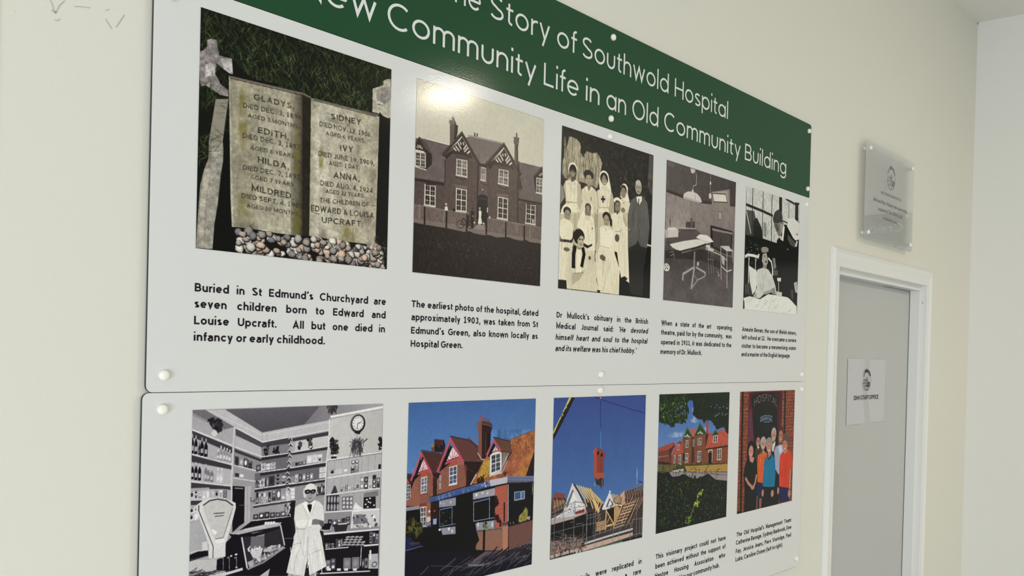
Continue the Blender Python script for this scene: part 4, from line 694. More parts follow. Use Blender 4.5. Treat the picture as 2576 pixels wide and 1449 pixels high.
"6":[["P","9a979c",[0,0,1000,0,1000,1000,0,1000]],["P","a8a5a9",[-7,-3,195,81,183,349,188,559,-14,766,-14,329]],["G","605c64","4d4952","y",[148,2,678,1,689,59,687,68,326,111]],["G","77737a","aaa6ab","x",[624,2,1000,0,1000,13,686,52,687,68,539,87]],["P","6f6b72",[0,0,55,1,191,79,145,89,0,18]],["P","8d898f",[0,11,145,87,143,92,0,23]],["P","bcbabd",[55,1,148,2,326,111,687,68,689,116,333,154,327,154,197,83]],["L","d5d3d5",2.8,[64,1,326,123,687,78]],["L","6a666c",1.4,[148,3,326,109,687,67]],["L","8a878c",1.5,[326,112,327,148]],["L","8a878c",1.5,[348,119,349,146]],["P","b5b3b6",[196,116,322,177,325,220,193,165]],["P","49454c",[197,83,329,154,472,140,472,150,324,177,198,116]],["P","7d7a80",[322,177,464,164,466,212,329,220]],["P","413d44",[327,154,472,139,469,168,324,175]],["P","a9a6aa",[472,142,681,120,679,192,470,212]],["P","3b373e",[477,146,679,124,678,143,485,160]],["P","c7c5c6",[498,159,677,143,677,190,495,207]],["P","8a878c",[192,168,323,227,326,288,190,245]],["P","39353c",[194,175,327,231,325,241,194,189]],["P","6a666d",[329,227,464,215,459,281,328,288]],["P","2c282f",[325,222,466,213,465,227,325,236]],["P","9b989d",[470,212,670,196,670,268,467,282]],["P","332f36",[470,214,674,197,672,211,470,223]],["P","97949a",[190,248,297,293,322,331,189,301]],["P","67636a",[293,291,667,272,665,348,299,360]],["P","2c282f",[321,289,667,273,666,287,321,304]],["P","8f8c92",[295,360,665,348,663,432,497,433,288,431]],["P","2c282f",[295,361,665,349,663,363,295,375]],["P","9c999e",[289,435,480,431,477,508,286,502]],["P","3a363d",[289,433,501,431,499,440,289,444]],["L","dedcdf",5.2,[-2,81,190,163]],["L","dedcdf",4.5,[-4,183,188,244]],["L","dedcdf",4.5,[-6,298,182,335]],["L","dedcdf",4.7,[196,83,329,154,472,138]],["L","dedcdf",4.3,[472,139,682,116]],["L","dedcdf",4.4,[193,166,329,220,466,212]],["L","dedcdf",4.3,[478,210,679,193]],["L","dedcdf",4.4,[191,245,328,288,455,283]],["L","dedcdf",4.3,[467,282,671,268]],["L","dedcdf",3.6,[189,301,324,332]],["L","dedcdf",4.5,[299,360,665,350]],["P","3a363d",[-1,86,186,169,185,196,134,171,67,140,0,115]],["P","b0adb1",[67,143,134,175,184,197,184,237,69,208]],["P","3a363d",[-3,188,186,248,185,265,-4,216]],["P","b4b1b5",[33,229,184,265,182,332,-4,295]],["P","3a363d",[-5,303,182,339,183,349,-7,330]],["P","3a363d",[-7,303,182,339,183,353,-7,313]],["P","a5a2a6",[-7,327,82,332,84,387,-6,377]],["P","3a363d",[-7,379,73,386,37,402,-7,397]],["L","dedcdf",3.8,[-6,377,84,385]],["L","c9c7ca",8.0,[191,81,187,168,183,349]],["L","c9c7ca",7.3,[185,335,184,405]],["Z","17131a","a8a5aa",1,100,182,7.4],["Z","17131a","a8a5aa",17,107,186,7.4],["Z","17131a","a8a5aa",44,117,195,7.5],["Z","17131a","a8a5aa",62,123,200,7.6],["Z","241f27","6a666d",33,137,190,4.6],["Z","8f8d94","d5d3d8",118,173,217,6.6],["Z","8f8d94","d5d3d8",131,157,223,6.7],["Z","8f8d94","d5d3d8",146,165,225,6.7],["Z","8f8d94","d5d3d8",159,169,229,6.7],["Z","8f8d94","d5d3d8",172,177,233,6.8],["Z","17131a","c0bdc2",4,223,290,6.7],["Z","17131a","c0bdc2",20,220,295,6.7],["Z","17131a","c0bdc2",36,225,298,6.8],["Z","77747b","b9b6bc",64,231,304,7.9],["Z","77747b","b9b6bc",75,245,305,8.0],["Z","77747b","b9b6bc",91,250,310,8.0],["Z","c3c1c7","dedce0",120,250,316,7.0],["Z","c3c1c7","dedce0",136,253,318,7.1],["B",60,["2c282e","1f1b21","4a464c"],8,20,[69,48,83,38,102,63,116,36,128,74,117,98,102,80,91,79,80,55]],["E","d0ced0",99,103,13.9,13.1],["O",5,43.8,["d0ced1","77747b","b9b6bb"],[-4,372,84,382]],["O",4,37.8,["dcdadd","55515a","b9b6bb"],[87,375,163,384]],["O",2,64.1,["dcdadd","b9b6bb"],[-5,465,35,463]],["O",4,45.6,["5c5860","d0ced1","8d8a90","3c3840"],[195,245,281,270]],["O",4,39.3,["3c3840","8d8a90","c9c7ca"],[299,284,397,278]],["O",2,21.0,["3c3840","d0ced1"],[197,296,241,305]],["O",7,42.9,["3c3840","8d8a90","c9c7ca","55515a"],[300,356,362,353]],["O",3,54.3,["3c3840","8d8a90","a9a7aa"],[364,355,457,353]],["O",4,22.2,["3c3840","8d8a90","55515a"],[478,275,557,271]],["O",3,41.3,["dedce0","cfcdd0"],[561,267,647,263]],["O",6,40.7,["3c3840","8d8a90","c9c7ca","1d191f"],[478,349,598,344]],["O",1,57.0,["dedce0"],[629,343,669,341]],["O",6,53.7,["3c3840","8d8a90","c9c7ca","1d191f"],[302,427,376,425]],["O",5,58.2,["55515a","a9a7aa","dedce0"],[380,423,501,424]],["O",6,32.2,["1d191f","2c282f","3c3840"],[290,495,456,502]],["O",4,57.0,["1d191f","3c3840","6a666d"],[618,423,665,424]],["L","dedcdf",4.5,[295,361,499,352]],["L","dedcdf",4.1,[287,433,501,429]],["L","dedcdf",4.1,[286,502,456,505]],["B",10,["2c282e","1f1b21","4a464c"],5,12,[340,168,359,169,360,195,341,194]],["B",10,["2c282e","1f1b21","4a464c"],5,12,[337,187,355,188,355,212,338,211]],["B",10,["2c282e","1f1b21","4a464c"],5,12,[516,168,528,169,528,184,516,183]],["B",10,["2c282e","1f1b21","4a464c"],5,12,[567,152,588,153,589,181,568,179]],["B",10,["2c282e","1f1b21","4a464c"],5,12,[569,170,587,171,587,194,570,193]],["P","1f1b21",[387,194,409,195,403,211,392,210]],["S",8,["1f1b21"],[20,40],5,[50,130],[378,188,411,190,403,200,389,199]],["P","17131a",[509,185,526,186,524,201,513,200]],["E","c9c7ca",579,191,9.6,5.3],["P","1f1b21",[340,203,358,204,357,214,343,213]],["L","3a363d",10.2,[470,139,470,152]],["L","c0bec2",4.3,[460,149,470,140,480,152]],["L","1f1b21",3.5,[462,156,470,149,479,158]],["L","3a363d",10.3,[473,164,473,178]],["L","dedce0",4.3,[463,175,473,166,483,178]],["L","1f1b21",3.5,[465,182,473,175,482,184]],["L","3a363d",10.2,[467,194,468,207]],["L","c0bec2",4.3,[457,204,467,195,478,207]],["L","1f1b21",3.5,[459,211,468,204,476,213]],["L","3a363d",10.3,[470,216,470,229]],["L","dedce0",4.3,[460,226,470,218,480,229]],["L","1f1b21",3.5,[462,234,470,226,479,236]],["L","3a363d",10.2,[464,245,465,258]],["L","c0bec2",4.3,[455,255,464,247,475,258]],["L","1f1b21",3.5,[456,263,465,255,473,265]],["L","3a363d",10.2,[467,267,467,280]],["L","dedce0",4.3,[457,277,467,269,477,281]],["L","1f1b21",3.5,[459,285,467,277,476,287]],["L","3a363d",10.2,[459,296,460,309]],["L","c0bec2",4.3,[450,306,459,298,470,309]],["L","1f1b21",3.5,[451,314,460,306,468,316]],["L","3a363d",10.3,[468,319,468,332]],["L","dedce0",4.3,[458,329,468,321,478,332]],["L","1f1b21",3.5,[460,336,468,329,476,339]],["L","3a363d",10.2,[459,340,459,353]],["L","c0bec2",4.3,[449,350,459,342,469,354]],["L","1f1b21",3.5,[451,358,459,350,468,360]],["L","3a363d",10.2,[465,366,466,380]],["L","dedce0",4.3,[456,376,465,368,476,380]],["L","1f1b21",3.5,[457,384,466,377,474,386]],["P","b5b3b8",[453,362,474,390,477,408,462,399]],["P","c9c7ca",[452,413,470,400,473,426,463,436]],["P","1f1b21",[449,446,480,446,482,505,452,498]],["S",20,["c9c7ca","77747b"],[12,30],5,[60,120],[453,450,478,449,479,501,454,498]],["G","c6c4c2","bcbab9","x",[689,64,1000,20,998,237,676,261]],["L","e9e8e6",10.9,[686,55,1001,16]],["L","8d8a90",1.7,[688,64,1000,27]],["L","dedcdf",6.7,[682,63,679,192,670,268,666,397]],["L","dedcdf",5.0,[667,360,666,474,665,512]],["P","b4b2b4",[676,263,999,249,996,334,676,341]],["P","b0aeb1",[676,349,999,340,997,431,673,398]],["P","b0aeb1",[674,360,992,350,994,423,676,422]],["P","a9a7aa",[674,429,994,431,994,530,674,508]],["P","8d8a90",[667,513,994,532,992,629,658,603]],["V",8,"8d8a90",2,[676,265,999,251,996,332,676,341]],["V",8,"8d8a90",2,[676,349,999,340,996,427,673,398]],["V",8,"8d8a90",2,[674,429,994,431,994,528,674,506]],["P","17131a",[650,613,993,637,994,869,628,805]],["L","e6e4e6",6.3,[674,260,1000,243]],["L","e6e4e6",6.3,[676,345,999,334]],["L","5c5860",2.1,[676,265,999,249]],["L","e6e4e6",5.4,[674,426,994,425]],["L","e6e4e6",5.4,[672,508,994,530]],["L","e0dee0",8.3,[652,611,992,633]],["L","d0ced1",5.4,[672,685,809,696]],["L","e0dee0",8.9,[900,702,992,709]],["L","c9c7ca",6.6,[632,795,943,835]],["L","dedcdf",4.4,[886,704,883,801]],["E","1d1a20",847,93,45.3,45.7],["E","8d8a90",844,91,40.4,41.8],["E","1d1a20",846,92,38.5,40.2],["E","e2e0de",848,92,34.7,36.3],["P","1d1a20",[823,129,867,135,858,147,833,141]],["L","3a363d",3.1,[848,66,848,60]],["L","3a363d",3.1,[861,70,863,65]],["L","3a363d",3.1,[870,80,875,77]],["L","3a363d",3.1,[874,93,880,94]],["L","3a363d",3.1,[871,106,876,110]],["L","3a363d",3.1,[862,115,865,121]],["L","3a363d",3.1,[849,118,850,125]],["L","3a363d",3.0,[837,114,834,119]],["L","3a363d",3.0,[827,104,823,107]],["L","3a363d",3.0,[824,91,818,91]],["L","3a363d",3.0,[827,78,822,75]],["L","3a363d",3.0,[836,69,833,64]],["L","1d1a20",3.0,[845,94,870,86]],["L","1d1a20",2.6,[846,94,844,120]],["B",70,["2c282e","1f1b21","4a464c"],8,18,[691,159,728,169,737,227,730,234,703,232,688,193]],["P","e0dee0",[707,235,728,236,727,246,707,244]],["P","1f1b21",[696,245,727,246,727,255,696,255]],["S",90,["3a363d","4d4950","8d8a90"],[20,50],3,[60,120],[818,190,861,180,876,205,875,245,808,240]],["S",26,["3a363d"],[40,80],3,[20,160],[818,182,890,190,862,204,823,202]],["L","6a666d",1.3,[845,140,845,179]],["S",50,["2c282e","4d4950"],[20,50],4,[60,120],[664,0,724,1,715,29,688,28]],["B",24,["1f1b21"],8,14,[974,171,999,172,998,229,981,228]],["E","1d1a20",825,282,10.5,9.4],["E","e9e8e6",825,281,7.2,6.7],["E","1d1a20",848,281,10.6,9.5],["E","e9e8e6",848,280,7.2,6.7],["O",2,43.2,["77747b","4d4950"],[810,334,860,332]],["O",3,30.7,["c9c7ca","b0aeb1"],[685,333,801,329]],["P","1d1a20",[980,304,995,304,995,328,979,328]],["O",3,38.9,["8d8a90","4d4950","c9c7ca"],[752,418,796,418]],["O",4,27.4,["dedce0","8d8a90"],[798,419,863,420]],["O",5,67.4,["4d4950","8d8a90","c9c7ca","2c282e"],[868,418,994,423]],["P","3a363d",[716,387,725,388,738,422,699,424]],["P","2c282e",[676,429,747,433,747,509,676,503]],["E","a5a2a6",688,449,5.9,16.2],["E","a5a2a6",687,486,5.9,16.2],["E","a5a2a6",705,451,6.0,16.2],["E","a5a2a6",705,488,6.0,16.2],["E","a5a2a6",722,453,6.0,16.3],["E","a5a2a6",722,490,6.0,16.3],["E","a5a2a6",740,455,6.0,16.3],["E","a5a2a6",740,492,6.0,16.3],["P","6a666d",[764,445,828,447,828,512,765,508]],["E","d5d3d6",775,456,7.1,7.0],["E","d5d3d6",796,458,7.1,7.1],["E","d5d3d6",817,460,7.2,7.1],["E","d5d3d6",776,475,7.1,7.0],["E","d5d3d6",797,478,7.1,7.1],["E","d5d3d6",818,480,7.2,7.1],["E","d5d3d6",776,495,7.1,7.0],["E","d5d3d6",797,497,7.1,7.1],["E","d5d3d6",818,500,7.2,7.1],["P","e2e0e3",[827,512,845,479,860,496,895,516,885,523]],["P","1d1a20",[893,460,967,464,969,523,892,516]],["P","77747b",[893,440,982,436,982,464,893,458]],["E","e9e8e6",913,474,5.9,4.0],["E","e9e8e6",932,470,6.0,4.0],["E","e9e8e6",923,487,5.9,4.0],["E","e9e8e6",906,497,5.9,4.0],["E","e9e8e6",935,492,6.0,4.0],["E","e9e8e6",919,511,5.9,4.0],["E","e9e8e6",958,507,6.0,4.0],["P","c9c7ca",[827,522,994,532,994,617,818,605]],["P","77747b",[833,540,891,544,921,575,921,591,834,588]],["B",30,["4d4950","8d8a90","dedce0"],6,14,[828,540,980,563,987,616,825,598]],["L","e6e4e6",5.2,[827,523,823,606]],["L","e6e4e6",5.2,[827,523,994,532]],["O",5,42.3,["3a363d","8d8a90","1d1a20"],[685,582,815,585]],["P","2c282e",[717,572,805,576,792,614,727,610]],["P","d5d3d6",[740,572,800,574,796,581,747,578]],["P","17131a",[653,564,698,562,707,571,699,601,653,587]],["L","d5d3d6",3.3,[654,593,699,597,707,573]],["O",4,26.9,["8d8a90","4d4950"],[674,680,724,684]],["O",3,46.6,["a9a7aa","6a666d"],[733,685,775,687]],["E","b5b3b8",784,680,13.2,5.5],["L","3a363d",2.1,[773,682,796,685]],["E","b5b3b8",810,684,13.3,5.5],["L","3a363d",2.2,[799,686,823,688]],["E","b5b3b8",836,688,13.5,5.5],["L","3a363d",2.2,[825,690,849,692]],["E","b5b3b8",863,692,13.6,5.6],["L","3a363d",2.2,[851,694,876,696]],["E","b5b3b8",890,696,13.7,5.6],["L","3a363d",2.2,[878,698,902,700]],["E","b5b3b8",790,669,13.2,5.5],["L","3a363d",2.1,[779,671,803,673]],["E","b5b3b8",816,673,13.4,5.5],["L","3a363d",2.2,[805,674,829,677]],["E","b5b3b8",843,676,13.5,5.5],["L","3a363d",2.2,[831,678,855,681]],["E","b5b3b8",869,680,13.6,5.6],["L","3a363d",2.2,[858,682,882,685]],["E","b5b3b8",896,684,13.7,5.6],["L","3a363d",2.2,[885,686,909,688]],["E","b5b3b8",797,657,13.3,5.5],["L","3a363d",2.2,[785,659,809,661]],["E","b5b3b8",823,661,13.4,5.5],["L","3a363d",2.2,[811,663,835,665]],["E","b5b3b8",849,665,13.5,5.5],["L","3a363d",2.2,[838,667,862,669]],["E","b5b3b8",876,669,13.6,5.6],["L","3a363d",2.2,[864,670,889,673]],["E","b5b3b8",803,646,13.3,5.5],["L","3a363d",2.2,[792,647,815,650]],["E","b5b3b8",829,649,13.4,5.5],["L","3a363d",2.2,[818,651,842,653]],["E","b5b3b8",856,653,13.5,5.6],["L","3a363d",2.2,[844,655,868,657]],["E","b5b3b8",882,657,13.7,5.6],["L","3a363d",2.2,[871,659,895,661]],["O",3,60.3,["4d4950","8d8a90"],[934,695,992,699]],["O",2,61.6,["77747b","4d4950"],[677,786,736,792]],["O",2,66.6,["a9a7aa","3a363d","77747b"],[778,799,879,812]],["O",2,59.9,["3a363d","8d8a90"],[889,812,928,816]],["P","b5b3b8",[931,749,991,754,993,831,931,821]],["P","dedce0",[936,729,948,731,949,779,937,777]],["E","2c282f",969,806,17.1,13.8],["E","b5b3b8",969,806,13.1,10.5],["P","e0dee0",[686,779,708,781,709,793,686,790]],["P","e0dee0",[743,789,766,791,767,803,744,800]],["P","e0dee0",[785,796,809,798,809,810,786,807]],["P","e0dee0",[838,805,862,807,862,819,838,816]],["P","17131a",[188,336,246,345,247,504,225,515,192,539]],["P","8d8a90",[198,344,240,350,238,355,198,349]],["L","77747b",2.2,[222,424,246,426]],["P","b0aeb1",[247,345,279,345,275,429,277,615,264,616,253,569,249,497]],["L","8d8a90",1.9,[259,350,265,606]],["L","2c282f",3.0,[276,394,278,412,292,415,298,405]],["P","17131a",[282,502,499,507,501,604,472,778,165,725,161,556,188,556]],["G","aeacb0","9c999e","x",[-7,471,171,508,188,559,79,647,-7,633]],["P","cfcdd0",[54,561,77,561,81,599,53,598]],["L","c9c7ca",4.8,[-8,599,49,594]],["P","d6d4d3",[25,401,55,384,84,377,116,379,154,388,184,400,205,412,206,434,186,510,162,584,161,639,106,640,84,634,85,579,54,493,26,430]],["P","c2c0c0",[54,414,84,394,120,391,161,401,192,422,185,461,150,559,113,557,94,519]],["L","38343a",5.6,[55,406,84,389,120,386,161,397,193,422]],["L","2a262c",3.1,[36,402,36,426,65,494,104,586,105,637]],["L","3a363d",1.8,[192,431,150,556,113,556]],["L","3a363d",3.6,[103,446,153,449]],["L","3a363d",3.2,[109,459,149,460]],["P","e9e8e6",[94,512,112,518,122,529,113,540,104,534]],["P","e6e4e3",[113,563,150,559,164,572,123,578]],["P","bdbbbd",[-10,636,36,635,86,640,123,643,120,693,-9,680]],["P","17131a",[-7,609,35,599,81,601,84,624,-7,635]],["L","77747b",1.7,[-7,629,84,624]],["P","4d4950",[-9,676,116,698,80,710,-9,694]],["S",40,["8d8a90","2c282f"],[40,80],3,[-20,20],[-6,680,109,698,80,710,-5,695]],["P","c9c7ca",[80,710,191,707,244,701,247,713,154,723]],["P","17131a",[123,647,163,639,243,638,246,700,191,707,122,693]],["L","b0aeb1",2.2,[152,638,153,697]],["E","8d8a90",147,642,6.0,3.5],["L","b0aeb1",2.2,[180,642,182,702]],["E","8d8a90",175,646,6.0,3.5],["L","b0aeb1",2.2,[214,648,216,708]],["E","8d8a90",209,652,6.1,3.5],["E","e0dee0",189,641,5.3,4.2],["E","e0dee0",212,638,6.9,4.2],["E","c9c7ca",215,695,5.4,3.5],["P","2c282f",[239,567,428,542,451,633,268,706]],["P","6a666d",[284,552,349,553,349,629,278,625]],["L","a9a7aa",2.6,[284,569,348,573]],["P","a9a7aa",[267,681,330,666,447,636,452,645,280,711]],["B",60,["77747b","4d4950","c9c7ca"],5,14,[290,667,443,643,443,640,307,702]],["L","cfcdd0",7.4,[237,566,267,708]],["L","cfcdd0",6.2,[429,537,453,634]],["L","8d8a90",8.2,[268,713,347,694,456,643]],["P","b0aeb1",[180,543,256,530,383,522,436,526,424,542,303,547,222,553]],["P","17131a",[176,542,226,558,303,558,424,545,424,553,304,572,188,559]],["E","e0dee0",354,523,7.3,4.0],["E","e0dee0",368,524,7.3,4.0],["E","e0dee0",381,525,7.3,4.0],["E","e0dee0",395,526,7.4,4.0],["E","e0dee0",409,527,7.4,4.0],["E","e0dee0",354,517,7.3,4.0],["E","e0dee0",367,518,7.3,4.0],["E","e0dee0",381,519,7.3,4.0],["E","e0dee0",395,520,7.4,4.0],["E","c9c7ca",255,535,7.8,3.6],["E","c9c7ca",268,535,7.8,3.6],["E","c9c7ca",280,535,7.9,3.6],["E","c9c7ca",293,535,7.9,3.6],["E","c9c7ca",306,534,7.9,3.6],["E","c9c7ca",318,534,8.0,3.6],["E","c9c7ca",331,534,8.0,3.6],["E","c9c7ca",344,534,8.0,3.6],["P","c9c7ca",[274,628,345,628,330,669,294,667]],["B",24,["dedce0","6a666d"],6,14,[274,625,337,624,333,630,278,630]],["P","b5b3b8",[345,636,385,624,435,629,427,644,378,652,345,648]],["B",20,["77747b","dedce0"],5,12,[349,633,426,630,422,640,353,641]],["P","b5b3b8",[328,753,380,728,372,761]],["P","1d191f",[480,438,505,434,501,515,509,583,493,602,482,527]],["P","211d22",[628,805,680,744,668,627,658,595,640,593,646,809]],["L","77747b",2.4,[451,602,510,609]],["P","211d22",[557,793,579,705,590,799]],["P","dddbd9",[503,464,527,453,557,446,609,443,636,456,657,476,661,512,664,543,640,593,652,625,683,768,645,780,588,794,578,705,561,794,514,780,465,762,486,676,509,575,499,518]],["P","c4c2c2",[499,518,509,568,560,575,595,572,595,564,530,567]],["S",40,["d0cecd","c8c6c6","e8e7e5"],[50,120],4,[75,105],[509,583,640,601,672,758,480,756]],["P","ecebe9",[508,530,542,527,601,535,595,564,530,567,510,553]],["L","a9a7a8",2.4,[509,568,560,575,595,574]],["L","a9a7a8",2.0,[577,614,578,705]],["L","a9a7a8",2.0,[540,449,577,532,569,561]],["L","a9a7a8",2.1,[614,453,594,511]],["L","8d8b8d",1.6,[498,638,545,634]],["L","8d8b8d",1.6,[598,693,651,682]],["P","f4f3f1",[540,452,559,443,585,501,576,501]],["P","f4f3f1",[592,462,603,444,614,449,589,503]],["P","17131a",[568,463,579,459,594,463,593,479,585,502,575,483]],["P","77747a",[599,534,616,533,657,546,663,565,655,572,635,562,595,558]],["P","5c595f",[634,547,659,548,665,573,646,573]],["P","d9d7d5",[558,554,604,577,635,573,618,590,565,586]],["P","77747a",[561,427,605,431,603,446,579,457,561,440]],["E","b3b0b1",585,404,31.7,42.3],["E","e0dedd",583,385,29.0,22.6],["E","cfcdce",552,399,7.8,16.9],["E","cfcdce",614,394,8.0,19.0],["P","d5d3d4",[547,405,561,417,557,430,547,421]],["E","a09da0",586,423,22.0,22.7],["E","1a161b",569,400,15.7,10.5],["E","1a161b",599,402,15.0,10.6],["E","77747a",570,400,7.4,4.5],["E","77747a",598,403,7.1,4.5],["L","1a161b",4.0,[553,394,615,399]],["L","6a676d",3.3,[584,405,588,420]],["L","4a464c",2.8,[574,431,592,432]],["L","8a878b",1.6,[569,418,574,426]]],
